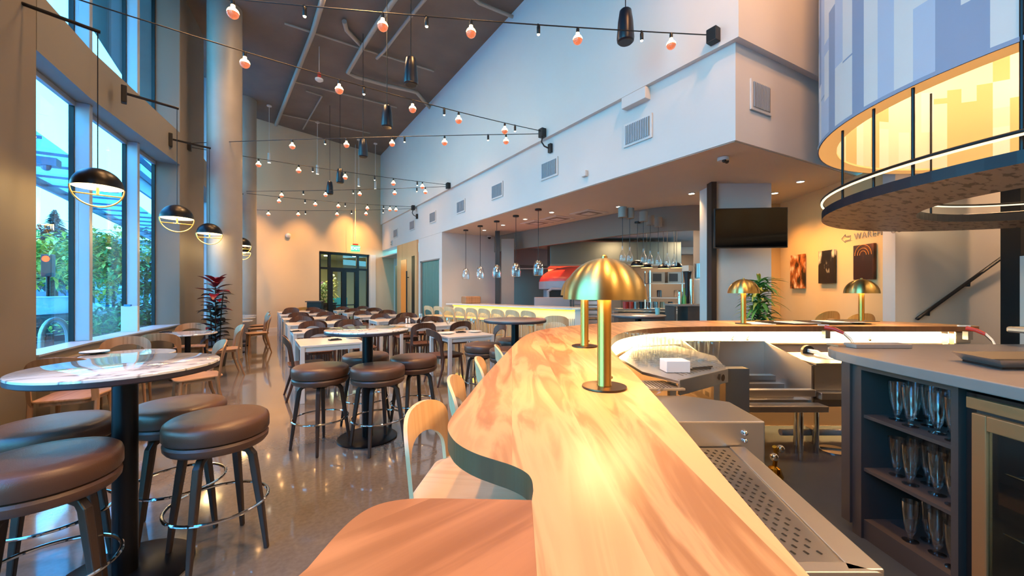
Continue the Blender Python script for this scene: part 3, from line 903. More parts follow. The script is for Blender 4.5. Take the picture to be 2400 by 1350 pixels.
def string(label, a, b, sag, bulbs, spots, r=.0065):
    a, b = Vector(a), Vector(b)
    t = thing('string_light', label, 'string light', (0, 0, 0), 0, 'string lights across the hall')
    def at(f): p = a.lerp(b, f); p.z -= 4 * sag * f * (1 - f); return p
    MB().tube([at(i / 24) for i in range(25)], r, 6).build('cable', M['black'], t, smooth=True)
    for kind, pxs in ((0, bulbs), (1, spots)):
        for px in pxs:
            lo_, hi_ = -.1, 1.0
            for _ in range(40):
                m_ = (lo_ + hi_) / 2
                if W2px(at(m_)) < px: lo_ = m_
                else: hi_ = m_
            p = at(lo_)
            put_bulb(t, p - Vector((0, 0, .085)), kind)
            if kind == 0:
                if (len(pxs) < 12) and random.random() < .5: pass
    return t
LA = (-1.9, 5.42, 4.26)
string('string light running from the left fascia to the middle bracket on the right wall', LA, (4.55, 5.83, 4.40), .10, (574, 795, 967, 1075, 1183), (853, 1041, 1207))
string('highest string light, nearest the camera, ending beside the big corner', LA, (4.55, 2.57, 4.44), .06, (546, 897, 1104, 1354, 1573), (714, 1000, 1262, 1504))
string('almost level string light from the window pier to the middle bracket', (-1.2, 10.3, 4.42), (4.55, 5.83, 4.37), -.02, (685, 812, 919, 1042, 1186), (762, 948, 1144))
string('string light sloping down from the window pier toward the third bracket', (-1.2, 10.3, 4.36), (4.55, 10.1, 4.36), .05, (606, 700, 809, 922, 990), (733, 878, 978))
string('string light from the far column up to the third bracket', (-.25, 14.2, 4.40), (4.55, 10.1, 4.33), .03, (660, 763, 843, 925, 997), (711, 828, 977))
string('string light from the far column to the farthest bracket', (-.25, 14.2, 4.34), (4.55, 13.0, 4.27), .05, (654, 739, 793, 861, 914, 928), (715, 809, 899))
string('lowest and farthest string light in front of the end wall', (-.3, 15.4, 4.05), (4.55, 13.0, 4.22), .05, (629, 699, 790, 858), (716, 824, 898))
for p, l in (((4.5, 2.57, 4.4), 'black string light bracket box nearest the big corner'), ((4.5, 5.83, 4.36), 'black string light bracket box in the middle of the right wall'),
             ((4.5, 10.1, 4.33), 'black string light bracket box far along the right wall'), ((4.5, 13.0, 4.23), 'farthest black string light bracket box with curled cable'), ((-1.2, 10.28, 4.36), 'black string light bracket box on the window pier')):
    t = thing('cable_mount', l, 'bracket', p, 0, 'brackets of the string lights')
    s = 1 if p[0] > 0 else -1
    MB().box((-.05 * s, 0, .0), (.1, .12, .16)).build('box', M['black'], t, bevel=.008)
    if p[1] in (5.83, 13.0):
        MB().tube([(-.06, -.02, -.08), (-.09, -.03, -.18), (-.05, -.06, -.26), (.03, -.1, -.3)], .014, 8).build('cable_tail', M['black'], t, smooth=True)
        MB().box((.04, -.12, -.30), (.05, .08, .16)).build('plug', M['black'], t)
# ------------------------------------------------------------------ hanging loudspeakers
def make_speaker():
    t = thing('hanging_speaker', 's', 'loudspeaker')
    MB().lathe([(0, -.2), (.07, -.2), (.098, -.185), (.104, -.15), (.09, .05), (.07, .185), (.055, .2), (0, .2)], 32).build('body', M['spk'], t, smooth=True)
    MB().lathe([(0, -.203), (.08, -.203), (.085, -.197)], 28).build('grille', M['black'], t)
    MB().tube([(0, 0, .2), (0, 0, ZC - 4.66)], .006, 6).build('cable', M['black'], t)
    return t
sp_ = Proto(make_speaker())
for px, Z, l in ((1466, 4.8, 'black hanging speaker nearest the camera, before the blue upper wall'), (963, 5.79, 'second black hanging speaker, against the dark ceiling'), (907, 7.3, 'third black hanging speaker, left of and below the second'),
                 (851, 8.93, 'fourth black hanging speaker, crossed by the level string'), (797, 11.1, 'fifth black hanging speaker, touching a lit bulb in view'), (773, 12.4, 'farthest and lowest black hanging speaker')):
    sp_.put(D(px, Z, 4.66), random.uniform(0, 3), l, 'black hanging speakers')
# ------------------------------------------------------------------ pendants on wall arms
def make_pend():
    t = thing('pendant_lamp', 'p', 'pendant lamp')
    R = .2
    arc = [(R * math.sin(a), R * math.cos(a)) for a in [PI / 2 * i / 14 for i in range(15)]]
    s = MB().lathe(arc, 48).lathe([(r * .97, z * .97) for r, z in arc], 48, m=1).lathe([(R, 0), (R * .97, 0)], 48)
    s.build('lamp_shade', [M['blackm'], M['cream']], t, smooth=True)
    MB().tube([(R * math.cos(a), 0, R * math.sin(a)) for a in [PI + PI * i / 24 for i in range(25)]], .008, 8).build('ring', M['brass'], t, smooth=True)
    MB().tube([(-R * .92, 0, -.075), (R * .92, 0, -.075)], .007, 8).tube([(0, 0, -.075), (0, 0, 0)], .012, 8).build('crossbar', M['brass'], t)
    MB().lathe([(0, .012), (R * .9, .012)], 32).build('diffuser', M['fill'], t)
    MB().tube([(0, 0, R), (0, 0, 1.62)], .005, 6).build('cord', M['black'], t)
    MB().tube([(.02, 0, 1.63), (-.55, 0, 1.66)], .018, 8).build('arm', M['blackm'], t)
    MB().box((-.56, 0, 1.64), (.06, .1, .24)).build('wall_plate', M['black'], t, bevel=.01)
    return t
pp = Proto(make_pend())
for p, rz, l in ((D(229, 4.12, 2.52), .25, 'black dome pendant nearest the camera, hanging from a wall arm at the windows'), (D(415, 5.84, 2.51), .2, 'black dome pendant, second along the windows, before the pier'),
             (D(491, 7.5, 2.52), .15, 'black dome pendant, third along the windows, beside the big column'), (D(566, 9.6, 2.53), .1, 'black dome pendant just past the big column, half hidden'),
             (D(568, 11.0, 2.50), .1, 'farthest black dome pendant behind the big column')):
    pp.put(p, rz, l, 'black dome pendants along the windows')
    light('POINT', 'pendant_light', p + Vector((0, 0, -.03)), 9, 'ffd28c', .08)
# ------------------------------------------------------------------ ceiling pipes
def pipe(label, pts, r, z=7.12):
    q = [P(x, y, z) for x, y in pts]
    o = MB().tube(q, r, 10).build('ceiling_pipe', M['pipe'], smooth=True)
    tag(o, label, 'pipe', 'pipes under the concrete ceiling')
pipe('thick straight pipe under the ceiling, leftmost of the pipes', [(765, -30), (733, 77), (697, 167), (647, 293)], .055)
pipe('bent pipe that turns twice and ends at the right wall', [(945, -30), (880, 63), (850, 110), (815, 170), (835, 180), (907, 200), (960, 212), (977, 217), (1012, 258)], .05, 7.09)
pipe('short pipe bend branching left of the twice bent pipe', [(807, 50), (812, 70), (850, 110)], .05, 7.17)
pipe('thin pipe rising to the right, right of the bent pipe', [(1020, -30), (963, 37), (900, 120), (883, 137)], .035)
pipe('long thin cross pipe, nearest of the cross pipes', [(667, 55), (737, 78), (850, 115), (1017, 167)], .022, 7.18)
pipe('thin cross pipe in the middle of the ceiling', [(692, 192), (930, 252)], .022, 7.18)
pipe('thin cross pipe farthest from the camera', [(660, 268), (867, 312)], .02, 7.18)
pipe('thin pipe with a right angle bend near the end wall', [(717, 213), (755, 225), (710, 303)], .022, 7.16)
pipe('short pipe at the top right of the ceiling', [(1110, -5), (1123, 7), (1203, 40)], .035, 7.16)
for px, Z, zb, r, l in ((592, 12.6, 5.2, .035, 'white sensor on a long white pipe from the ceiling, leftmost'),):
    t = thing('ceiling_sensor', l, 'sensor', D(px, Z, zb))
    MB().lathe([(0, 0), (.05, .0), (.09, .04), (.09, .1), (.04, .13), (0, .13)], 16).build('head', M['white'], t, smooth=True)
    MB().tube([(0, 0, .1), (0, 0, ZC - zb)], .028, 8).build('stem', M['white'], t)
    MB().lathe([(0, 0), (.1, 0), (.1, .06), (0, .06)], 16, (0, 0, ZC - zb - .06)).build('ceiling_plate', M['white'], t)
def make_wash():
    t = thing('wall_washer', 'w', 'spotlight')
    MB().lathe([(.045, 0), (.045, .3), (0, .3)], 16).lathe([(0, .02), (.04, .02)], 16, m=1).build('lamp_housing', [M['white'], M['down']], t, smooth=True)
    MB().tube([(0, 0, .3), (0, 0, ZC - 5.45)], .008, 6).build('stem', M['white'], t)
    MB().lathe([(0, 0), (.07, 0), (.07, .03), (0, .03)], 16, (0, 0, ZC - 5.48)).build('ceiling_plate', M['white'], t)
    return t
wp = Proto(make_wash())
for px, Z, l in ((631, 12.4, 'white tube spotlight hanging first from the left before the end wall'), (744, 13.6, 'white tube spotlight hanging second from the left before the end wall'),
                 (841, 15.2, 'white tube spotlight hanging third from the left before the end wall'), (880, 15.6, 'white tube spotlight hanging nearest the far right corner')):
    p = D(px, Z, 5.45)
    wp.put(p, 0, l, 'white tube spotlights before the end wall')
    q = Vector((p.x, p.y, 0)) + Vector((-.309, .951, 0)) * .75
    aim(light('SPOT', 'wall_washer_light', (p.x, p.y, 5.44), 330, 'ffb766', .04, ang=1.0, blend=.8), (q.x, q.y, 3.0))
p = P(748, 170, 7.2)
t = thing('smoke_detector', 'small red and white alarm hanging under the concrete ceiling', 'smoke detector', D(748, 9.4, 6.42))
MB().lathe([(0, 0), (.05, .0), (.09, .03), (.09, .06), (0, .08)], 16).build('head', M['white'], t, smooth=True)
MB().lathe([(0, .08), (.04, .08), (.04, .2), (0, .2)], 12).build('red_body', M['red'], t)
MB().tube([(0, 0, .2), (0, 0, ZC - 6.42)], .006, 5).build('stem', M['white'], t)
# ------------------------------------------------------------------ end wall doors (black frame, glass)
A_ = math.atan2(EU.y, EU.x)
def on_wall(s, off=0.0, z=0.0):
    p = EW(s, off); return Vector((p.x, p.y, z))
dr = struct(MB().box((0, 0, 0), (.001, .001, .001)).build('door_1', M['darkframe']), 'black framed double glass doors with sidelights in the end wall')
f = MB(); g = MB(); h = MB()
def bar(s0, s1, z0, z1, t=.08, m=f):
    c = on_wall((s0 + s1) / 2, -.10, (z0 + z1) / 2)
    m.box(c, (s1 - s0, t, z1 - z0), A_)
for s0, s1 in ((2.09, 2.15), (2.44, 2.54), (3.62, 3.72), (4.08, 4.16)): bar(s0, s1, 0, 2.92)
bar(2.09, 4.16, 2.84, 2.92); bar(2.09, 4.16, 2.26, 2.34)
bar(2.54, 3.62, 2.18, 2.34)
bar(2.54, 2.62, 0, 2.2); bar(2.98, 3.18, 0, 2.2); bar(3.54, 3.64, 0, 2.2); bar(2.54, 3.62, 0, .2); bar(2.54, 3.62, .83, .87)
f.build('door_frame', M['darkframe'], dr)
bar(2.12, 4.12, .02, 2.88, .01, g); g.build('door_glass', M['glass'], dr)
bar(4.16, 4.42, 0, 2.94, .3, h); h.build('door_jamb', M['white'], dr)
# exit sign
p = on_wall(3.33, .35, 2.98)
t = thing('exit_sign', 'green lit exit sign hanging over the glass doors', 'sign', p, A_ - .3)
MB().box((0, 0, .13), (.34, .05, .24)).build('sign_box', M['exit'], t, bevel=.01)
MB().box((0, 0, .285), (.2, .06, .06)).build('canopy', M['redtile'], t)
MB().tube([(0, 0, .3), (0, 0, ZC - 2.98)], .01, 6).build('stem', M['white'], t)
def text(name, body, m, size, parent=None, loc=(0, 0, 0), rot=(PI / 2, 0, 0), ext=.002, space=1.0):
    cu = bpy.data.curves.new(name, 'FONT'); cu.body = body; cu.size = size; cu.extrude = ext; cu.align_x = 'CENTER'; cu.align_y = 'CENTER'; cu.space_character = space
    tmp = bpy.data.objects.new(name + '_curve', cu); COL.objects.link(tmp)
    me = bpy.data.meshes.new_from_object(tmp); COL.objects.unlink(tmp); bpy.data.objects.remove(tmp)
    me.materials.clear(); me.materials.append(m)
    o = bpy.data.objects.new(name, me); COL.objects.link(o)
    if parent: o.parent = parent
    o.location = loc; o.rotation_euler = rot
    return o
text('letters', 'EXIT', M['exitw'], .17, t, (0, -.03, .13))
# ------------------------------------------------------------------ details on the right wall
def vent(px, py, w, h, label, plane='x'):
    if plane == 'x':
        p = PX(px, py, XR - .012); t = thing('wall_vent', label, 'vent', p, PI / 2 * -1, 'louvred wall vents')
    else:
        p = plane; t = thing('wall_vent', label, 'vent', p, -.084, 'louvred wall vents')
    MB().box((0, 0, 0), (w, .02, h)).build('frame', M['white'], t, bevel=.004)
    l = MB()
    l.box((0, -.011, 0), (w - .07, .004, h - .07), m=1)
    n_ = int((w - .08) / .03)
    for i in range(n_): l.box((-w / 2 + .05 + i * .03, -.016, 0), (.012, .012, h - .07))
    l.build('louvre', [M['mull'], M['kgrey']], t)
for i, (px, py) in enumerate(((1494, 307), (1287, 396), (1165, 447), (1080, 484), (1014, 509), (966, 528), (927, 547))):
    vent(px, py, .50, .34, ['first and largest vent along the bulkhead, counted from the corner', 'second vent along the bulkhead from the corner', 'third vent along the bulkhead from the corner', 'fourth vent along the bulkhead from the corner',
         'fifth vent along the bulkhead from the corner', 'sixth vent along the bulkhead from the corner', 'seventh and farthest vent along the bulkhead'][i])
k_ = (1781 - CX) / F; dx, dy = k_ * CT + ST, -k_ * ST + CT
tt = (2.38 + .084 * XR) / (dy + .084 * dx)
vent(0, 0, .42, .36, 'vent on the tan side of the bulkhead beyond the corner', Vector((dx * tt, dy * tt - .012, HC + (YH - 230) / F * tt)))
p = PX(1490, 232, XR - .05)
o = tag(MB().box(p, (.12, .42, .16)).build('alarm_box', M['white'], bevel=.006), 'white box fixture on the ledge above the bulkhead vent', 'wall fixture')
p = PX(1370, 407, XR - .03); tag(MB().box(p, (.06, .1, .1)).build('wall_sensor', M['white'], bevel=.01), 'small white sensor low on the bulkhead', 'sensor')
p = PX(918, 570, XR - .02); tag(MB().box(p, (.04, .12, .2)).box((p.x - .022, p.y, p.z + .04), (.01, .05, .05), m=1).box((p.x - .022, p.y, p.z - .05), (.01, .05, .05), m=1).build('alarm_strobe', [M['white'], M['black']]), 'small white and black alarm device near the far corner', 'alarm')
p = on_wall(.95, .02, 3.4); tag(MB().lathe([(0, 0), (.09, 0), (.08, .05), (0, .08)], 20, p, M=Matrix.Rotation(A_, 3, 'Z') @ Matrix.Rotation(PI / 2, 3, 'X')).build('wall_speaker', M['white'], smooth=True), 'small white round device on the end wall left of the doors', 'wall fixture')
# oak sliding doors
d2 = struct(MB().box((XR - .03, 13.9, 1.57), (.06, 2.2, 3.14)).build('door_2', M['door_oak'], bevel=.004), 'tall oak doors in the right wall with narrow slots and long black pull')
MB().bx(XR - .07, XR - .055, 13.87, 14.5, 0, 2.55).build('door_slot', M['door_glow'], d2)
MB().bx(XR - .07, XR - .055, 13.02, 13.3, 0, 2.62).build('door_slot', M['black'], d2)
hd = MB().tube([(XR - .14, 13.62, .35), (XR - .14, 13.62, 2.12)], .025, 8)
hd.tube([(XR - .14, 13.62, .6), (XR - .04, 13.62, .6)], .015, 6).tube([(XR - .14, 13.62, 1.9), (XR - .04, 13.62, 1.9)], .015, 6)
hd.build('door_handle', M['black'], d2)
o = MB()
vs = []; nw = 60
for i in range(nw + 1):
    y = 11.03 + (12.5 - 11.03) * i / nw
    x = XR + .05 + .022 * (1 if (i // 2) % 2 else -1)
    vs += [(x, y, 0), (x, y, 2.36)]
o.add(vs, [(2 * i, 2 * i + 2, 2 * i + 3, 2 * i + 1) for i in range(nw)])
d3 = struct(o.build('door_3', M['green_metal']), 'grey green corrugated metal door panel in the right wall')
MB().bx(XR - .01, XR + .1, 12.5, 12.62, 0, 2.40).bx(XR - .01, XR + .1, 11.0, 12.6, 2.36, 2.40).build('door_frame', M['kgrey'], d3)
struct(MB().bx(XR + .02, XR + .06, 15.22, 15.5, 0, 2.4).build('door_4', M['green_metal']))
# soffit fittings
def disc(name, px, py, z, r, m, label, cat, group=None, glow=0):
    p = P(px, py, z)
    o = MB().lathe([(0, -.006), (r * .8, -.006), (r * .82, -.012), (r, -.012), (r, 0)], 24, (0, 0, 0)).lathe([(0, -.008), (r * .78, -.008)], 24, m=1)
    o = o.build(name, [M['white'], m], loc=p)
    tag(o, label, cat, group)
    if glow: aim(light('SPOT', 'downlight_beam', (p.x, p.y, p.z - .03), glow, 'ffc98c', .05, ang=2.0, blend=.9), (p.x, p.y, 0))
for i, (px, py, g_) in enumerate(((1876, 425, 60), (1816, 452, 60), (1621, 453, 45), (1450, 484, 45), (1293, 497, 40), (1231, 513, 40), (1179, 527, 35), (1135, 539, 35))):
    disc('downlight', px, py, 3.146, .06, M['down'], 'recessed ceiling downlight under the soffit, %s from the right' % (ORD + ['seventh', 'eighth'])[i], 'downlight', 'downlights under the soffit', g_)
for i, (px, py) in enumerate(((1380, 500), (1307, 513), (1258, 523))):
    p = P(px, py, 3.14); o = MB()
    for q, s_ in enumerate((.6, .42, .24)): o.box((0, 0, -.006 * q), (s_, s_, .012), m=q % 2)
    tag(o.build('ceiling_diffuser', [M['white'], M['kgrey']], loc=p), 'square air diffuser in the soffit, %s from the right' % ORD[i], 'air diffuser', 'square air diffusers in the soffit')
p = P(1695, 370, 3.14)
t = thing('security_camera', 'white twin lens camera under the soffit near the big corner', 'camera', p)
MB().lathe([(0, 0), (.07, 0), (.07, -.04), (0, -.05)], 20).build('housing', M['white'], t, smooth=True)
for s in (-1, 1): MB().sphere((.03 * s, -.03, -.05), .026).build('lens', M['black'], t, smooth=True)
p = P(1147, 553, 3.14)
t = thing('dome_camera', 'small dome camera under the soffit by the white partition', 'camera', p)
MB().lathe([(0, 0), (.08, 0), (.08, -.04), (0, -.04)], 20).build('housing', M['white'], t, smooth=True)
MB().sphere((0, 0, -.05), .05).build('lens', M['black'], t, smooth=True)
# ------------------------------------------------------------------ lit counter with stools and glass pendants
cA, cB = Vector((4.62, 10.65)), Vector((5.58, 6.3))
cd = (cB - cA).normalized(); cn = Vector((-cd.y, cd.x))
if cn.x < 0: cn = -cn
t = thing('lit_counter', 'white counter with glowing yellow strip under its top before the open kitchen', 'counter')
MB().prism([cA, cB, cB + cn * .62, cA + cn * .62], 1.03, 1.07).build('countertop', M['lam'], t, bevel=.004)
a2, b2 = cA + cn * .2 + cd * .1, cB + cn * .2 - cd * .05
fr = MB().prism([a2, b2, b2 + cn * .4, a2 + cn * .4], 0, 1.03)
fr.build('counter_front', M['lam'], t)
ribs = MB(); L_ = (b2 - a2).length
for i in range(int(L_ / .05)):
    c_ = a2 + cd * (.025 + i * .05) - cn * .006
    ribs.box((c_.x, c_.y, .43), (.022, .012, .8), math.atan2(cd.y, cd.x))
ribs.build('ribbed_panel', M['board'], t)
MB().prism([a2 - cn * .03, b2 - cn * .03, b2 - cn * .012, a2 - cn * .012], 1.0, 1.03).build('led_strip', M['ledy'], t)
for i in range(6):
    c_ = a2 + cd * (L_ * (i + .5) / 6) - cn * .1
    light('AREA', 'counter_led', (c_.x, c_.y, 1.0), 1.8, 'ffd040', .06, (0, 0, math.atan2(cd.y, cd.x)), size_y=.05).data.size = L_ / 6
rzc = math.atan2(cn.y, cn.x) - PI / 2
for i in range(9):
    c_ = cA - cn * .36 + cd * (-.05 + i * .472)
    barc.put((c_.x, c_.y, 0), rzc + random.uniform(-.03, .03), 'ash bar chair at the lit counter, %s from the far end' % (ORD + ['seventh', 'eighth', 'ninth', 'tenth'])[i], 'ash bar chairs at the lit counter')
q = D(1306, 7.0, 0)
barc.put(q, rzc + .55, 'ash bar chair at the near end of the lit counter, apart from its row', 'ash bar chairs at the lit counter')
def make_bell():
    t = thing('glass_pendant', 'g', 'pendant lamp')
    pr = [(.0, .17), (.035, .167), (.065, .145), (.092, .09), (.107, .0), (.108, -.09), (.10, -.14), (.085, -.15)]
    MB().lathe(pr, 28).build('glass_shade', M['ware2'], t, smooth=True)
    MB().sphere((0, 0, .10), .045).build('lamp_holder', M['chrome'], t, smooth=True)
    MB().sphere((0, 0, .02), .010).build('bulb', M['tinybulb'], t, smooth=True)
    MB().tube([(0, 0, .14), (0, 0, 3.14 - 1.90)], .006, 6).build('cord', M['black'], t)
    MB().lathe([(0, 0), (.07, 0), (.07, .03), (0, .03)], 20, (0, 0, 1.215)).build('canopy', M['black'], t)
    return t
bp_ = Proto(make_bell())
for i, y in enumerate((6.62, 7.47, 8.32, 9.17, 10.02)):
    bp_.put((4.95, y, 1.90), 0, 'clear glass bell pendant over the lit counter, %s from the right' % ORD[i], 'glass bell pendants over the lit counter')
tag(MB().box(D(1104, 11.35, 1.17), (.5, .3, .2), 0).build('counter_box', M['tan'], bevel=.03), 'low brown box with rounded corners on the far end of the lit counter', 'box')
# ------------------------------------------------------------------ drum lamp and ring platform over the bar
DC = Vector((5.83, -.09)); DR = 2.0; DZ = 2.95
t = thing('drum_chandelier', 'huge round fabric drum lamp glowing warm inside, upper right corner', 'chandelier', (DC.x, DC.y, DZ))
rnd = random.Random(3)
def cyl(R, z0, z1, cols, split, mats, sag=0.0):
    b = MB(); n_ = cols * 4
    for c in range(cols):
        z = z0; row = 0
        cuts = [z0] + sorted(z0 + (z1 - z0) * rnd.uniform(.12, .9) for _ in range(split)) + [z1]
        for a_, b_ in zip(cuts[:-1], cuts[1:]):
            m_ = rnd.choice((0, 0, 1, 2)); dr_ = 0
            vs = []
            for i in range(5):
                g_ = 2 * PI * (c * 4 + i) / n_
                for zz in (a_, b_): vs.append(((R + dr_) * math.cos(g_), (R + dr_) * math.sin(g_), zz))
            b.add(vs, [(2 * i, 2 * i + 2, 2 * i + 3, 2 * i + 1) for i in range(4)], m_)
    return b
cyl(DR, 0, 2.9, 92, 4, None).build('outer_shade', [M['fabw'], M['fabb'], M['fabl']], t, smooth=True)
cyl(DR - .15, .02, 2.9, 84, 5, None).build('inner_lining', [M['fin1'], M['fin2'], M['fin3']], t, smooth=True)
MB().lathe([(DR, 0), (DR + .012, .0), (DR + .012, .03), (DR, .03)], 96).build('trim_band', M['fabb'], t, smooth=True)
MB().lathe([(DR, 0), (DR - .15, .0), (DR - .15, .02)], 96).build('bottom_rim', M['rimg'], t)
MB().lathe([(0, 2.9), (DR, 2.9)], 64).build('top_panel', M['fin3'], t)
MB().ring(DR - .35, 1.9, .03, 64).build('led_ring', M['led'], t)
for i in range(8):
    a = 2 * PI * (i + .3) / 8
    light('POINT', 'drum_light', (DC.x + 1.2 * math.cos(a), DC.y + 1.2 * math.sin(a), DZ + 1.0), 8, 'ffe2be', .12)
PC = Vector((5.80, -.2)); PR = 2.07; HR = 1.2; PZ = 2.2
t = thing('ring_platform', 'suspended ring shelf with mottled underside and light rail below the drum', 'hanging shelf', (PC.x, PC.y, PZ))
hc = Vector((.03, .15))
n_ = 96; vs = []
for i in range(n_):
    a = 2 * PI * i / n_
    for z in (0, .08):
        vs.append((PR * math.cos(a), PR * math.sin(a), z)); vs.append((hc.x + HR * math.cos(a), hc.y + HR * math.sin(a), z))
fs = []; ms = []
b = MB()
fs0, fs1 = [], []
for i in range(n_):
    A, B = 4 * i, 4 * ((i + 1) % n_)
    fs0.append((A, A + 1, B + 1, B)); fs1 += [(A + 2, B + 2, B + 3, A + 3), (A, B, B + 2, A + 2), (A + 1, A + 3, B + 3, B + 1)]
b.add(vs, fs0, 0); b.add(vs, fs1, 1)
b.build('ring_shelf', [M['osb'], M['spk']], t)
MB().ring(PR, .172, .010, 96).build('rail', M['ledw'], t, smooth=True)
MB().ring(PR, .188, .014, 96).build('rail_cap', M['blackm'], t, smooth=True)
MB().ring(HR + .03, .172, .008, 72, (hc.x, hc.y)).build('rail', M['ledw'], t, smooth=True)
MB().ring(HR + .03, .186, .011, 72, (hc.x, hc.y)).build('rail_cap', M['blackm'], t, smooth=True)
def hit(px, c, R, near=True):
    k_ = (px - CX) / F; d = Vector((k_ * CT + ST, -k_ * ST + CT))
    A, B, Q = d.dot(d), -2 * d.dot(c), c.dot(c) - R * R
    dd = max(0, B * B - 4 * A * Q) ** .5
    return d * ((-B + (-dd if near else dd)) / (2 * A))
rods = [hit(1975, PC, 2.0), hit(2048, PC, 2.0), hit(2140, PC, 2.0), hit(2395, PC, 2.0), hit(2182, PC, 1.95, False)]
for p in rods:
    MB().tube([(p.x - PC.x, p.y - PC.y, .06), (p.x - PC.x, p.y - PC.y, 1.7)], .011, 8).build('rod', M['blackm'], t)
# ------------------------------------------------------------------ television, pictures, sign, stair rail
t = thing('television', 'black wall television on the white column, angled toward the room', 'television', C(3.57, 5.92, 2.38), -TH - .10)
MB().box((0, 0, 0), (1.04, .05, .60)).build('housing', M['black'], t, bevel=.006)
MB().box((0, -.027, 0), (1.01, .004, .57)).build('screen', M['screen'], t)
MB().tube([(-.1, .02, 0), (-.15, .22, 0)], .03, 8).build('wall_arm', M['blackm'], t)
pd = (PW1 - PW0).normalized(); pn = Vector((-pd.y, pd.x, 0))
if pn.dot(-PW0) < 0: pn = -pn
def on_pw(px, z, off=.03):
    k_ = (px - CX) / F; d = Vector((k_ * CT + ST, -k_ * ST + CT))
    # intersect ray with the wall line
    e_ = (PW1 - PW0).to_2d(); det = d.x * (-e_.y) + d.y * e_.x
    tt_ = (PW0.x * (-e_.y) + PW0.y * e_.x) / det
    return Vector((d.x * tt_, d.y * tt_, z)) + pn * off, d.length * 0 + tt_
ang = math.atan2(pn.y, pn.x) + PI / 2
for i, (x0, x1, y0, y1) in enumerate(((1858, 1890, 597, 676), (1925, 1962, 587, 664), (2008, 2056, 573, 655))):
    a_, ta = on_pw(x0, 0); b_, tb = on_pw(x1, 0)
    tm = (ta + tb) / 2; w_ = (a_ - b_).length
    zt = HC + (YH - y0) / F * tm; zb_ = HC + (YH - y1) / F * tm
    c_ = (a_ + b_) / 2; c_.z = (zt + zb_) / 2
    t = thing('picture', ['picture of a tall glowing arcade hall, leftmost on the ochre wall', 'picture of bright jagged shapes in the dark, middle on the ochre wall', 'dark orange picture of a vaulted tunnel, rightmost and largest'][i], 'picture', c_, ang, 'pictures on the ochre wall')
    MB().box((0, .0, 0), (w_, .035, zt - zb_)).build('canvas', [picture('print_arcade', '24120c', 'b8642c', 'f4dcae', 9, 3), picture('print_jagged', '120d0c', '1c1410', 'ffe9bd', 5, 1), picture('print_tunnel', '2a0f08', '6b2f12', 'c8702e', 3.4, 7)][i], t)
    if i == 2:
        for r_ in (.06, .1, .15):
            MB().tube([(r_ * math.cos(PI * q / 12) , -.02, .10 + r_ * math.sin(PI * q / 12)) for q in range(13)], .004, 5).build('painted_arch', M['door_glow'], t)
    light('SPOT', 'picture_light', c_ + pn * .9 + Vector((0, 0, 3.1 - c_.z)), 60, 'ffb050', .05, ang=1.1, blend=.9)
    aim(bpy.data.objects[-1] if False else [o for o in COL.objects if o.name.startswith('picture_light')][-1], c_)
c_, tm = on_pw(2052, 0, .012); c_.z = HC + (YH - 547) / F * tm
t = thing('wall_sign', 'wall lettering with an outlined arrow above the pictures, cut by the ring shelf', 'sign', c_, ang)
text('letters', 'WAREHOUSE', M['kgrey'], .13, t, (.06, 0, 0), space=1.15)
MB().tube([(-.62, 0, 0), (-.54, 0, .06), (-.54, 0, .03), (-.44, 0, .03), (-.44, 0, -.03), (-.54, 0, -.03), (-.54, 0, -.06)], .006, 5, True).build('arrow', M['kgrey'], t)
t = thing('stair_rail', 'black sloping handrail fixed to the pale stair wall', 'handrail')
r0, r1 = C(5.36, 5.22, 1.07), C(6.35, 5.35, 1.68)
MB().tube([r0 + Vector((0, 0, -.005)), r0, r1, C(7.0, 5.42, 2.09)], .022, 8).build('rail', M['black'], t)
for f_ in (.18, .82):
    p = r0.lerp(r1, f_); MB().tube([p, p + Vector((0, 0, -.06)), p + Vector((ST * .12, CT * .12, -.06))], .014, 6).build('bracket', M['black'], t)
tag(MB().box(C(6.28, 4.62, .925), (.62, .04, 1.85), -TH).build('white_panel', M['white']), 'pale upright panel at the right edge in front of the black column', 'panel')
# ------------------------------------------------------------------ bar back: lit panel, sinks, shelves
t = thing('light_panel', 'long glowing cream panel under the back edge of the bar', 'light panel')
pts = inset([C(4.72, 4.22), C(2.3, 4.24), C(1.8, 4.18), C(1.42, 4.05), C(1.13, 3.83), C(.9, 3.5), C(.75, 3.12)], 0)
b = MB(); n_ = len(pts)
sm = smooth_poly([Vector((p.x, p.y, 0)) for p in pts])
for a_, b_ in zip(sm[:-1], sm[1:]): b.slab(a_, b_, .02, .885, 1.005)
b.build('diffuser', M['led'], t)
b = MB()
for a_, b_ in zip(sm[:-1], sm[1:]): b.slab(a_, b_, .03, .875, .887)
b.build('lower_edge', M['steel'], t)
MB().box(C(4.80, 4.22, .945), (.16, .05, .12), -TH).build('end_cap', M['kbox'], t, bevel=.006)
lp = smooth_poly([Vector((p.x, p.y, 0)) for p in pts], 1)
for a_, b_ in zip(lp[:-1], lp[1:]):
    if (b_ - a_).length > .15:
        m_ = (a_ + b_) / 2; v = (b_ - a_).normalized()
        side = Vector((v.y, -v.x, 0)) if Vector((v.y, -v.x, 0)).dot(-m_) > 0 else Vector((-v.y, v.x, 0))
        o = light('AREA', 'bar_led', (m_.x + side.x * .05, m_.y + side.y * .05, .99), 24 * (b_ - a_).length, 'ffc070', .05, size_y=.05)
        o.data.size = (b_ - a_).length * .9; o.rotation_euler = (0, 0, math.atan2(v.y, v.x))
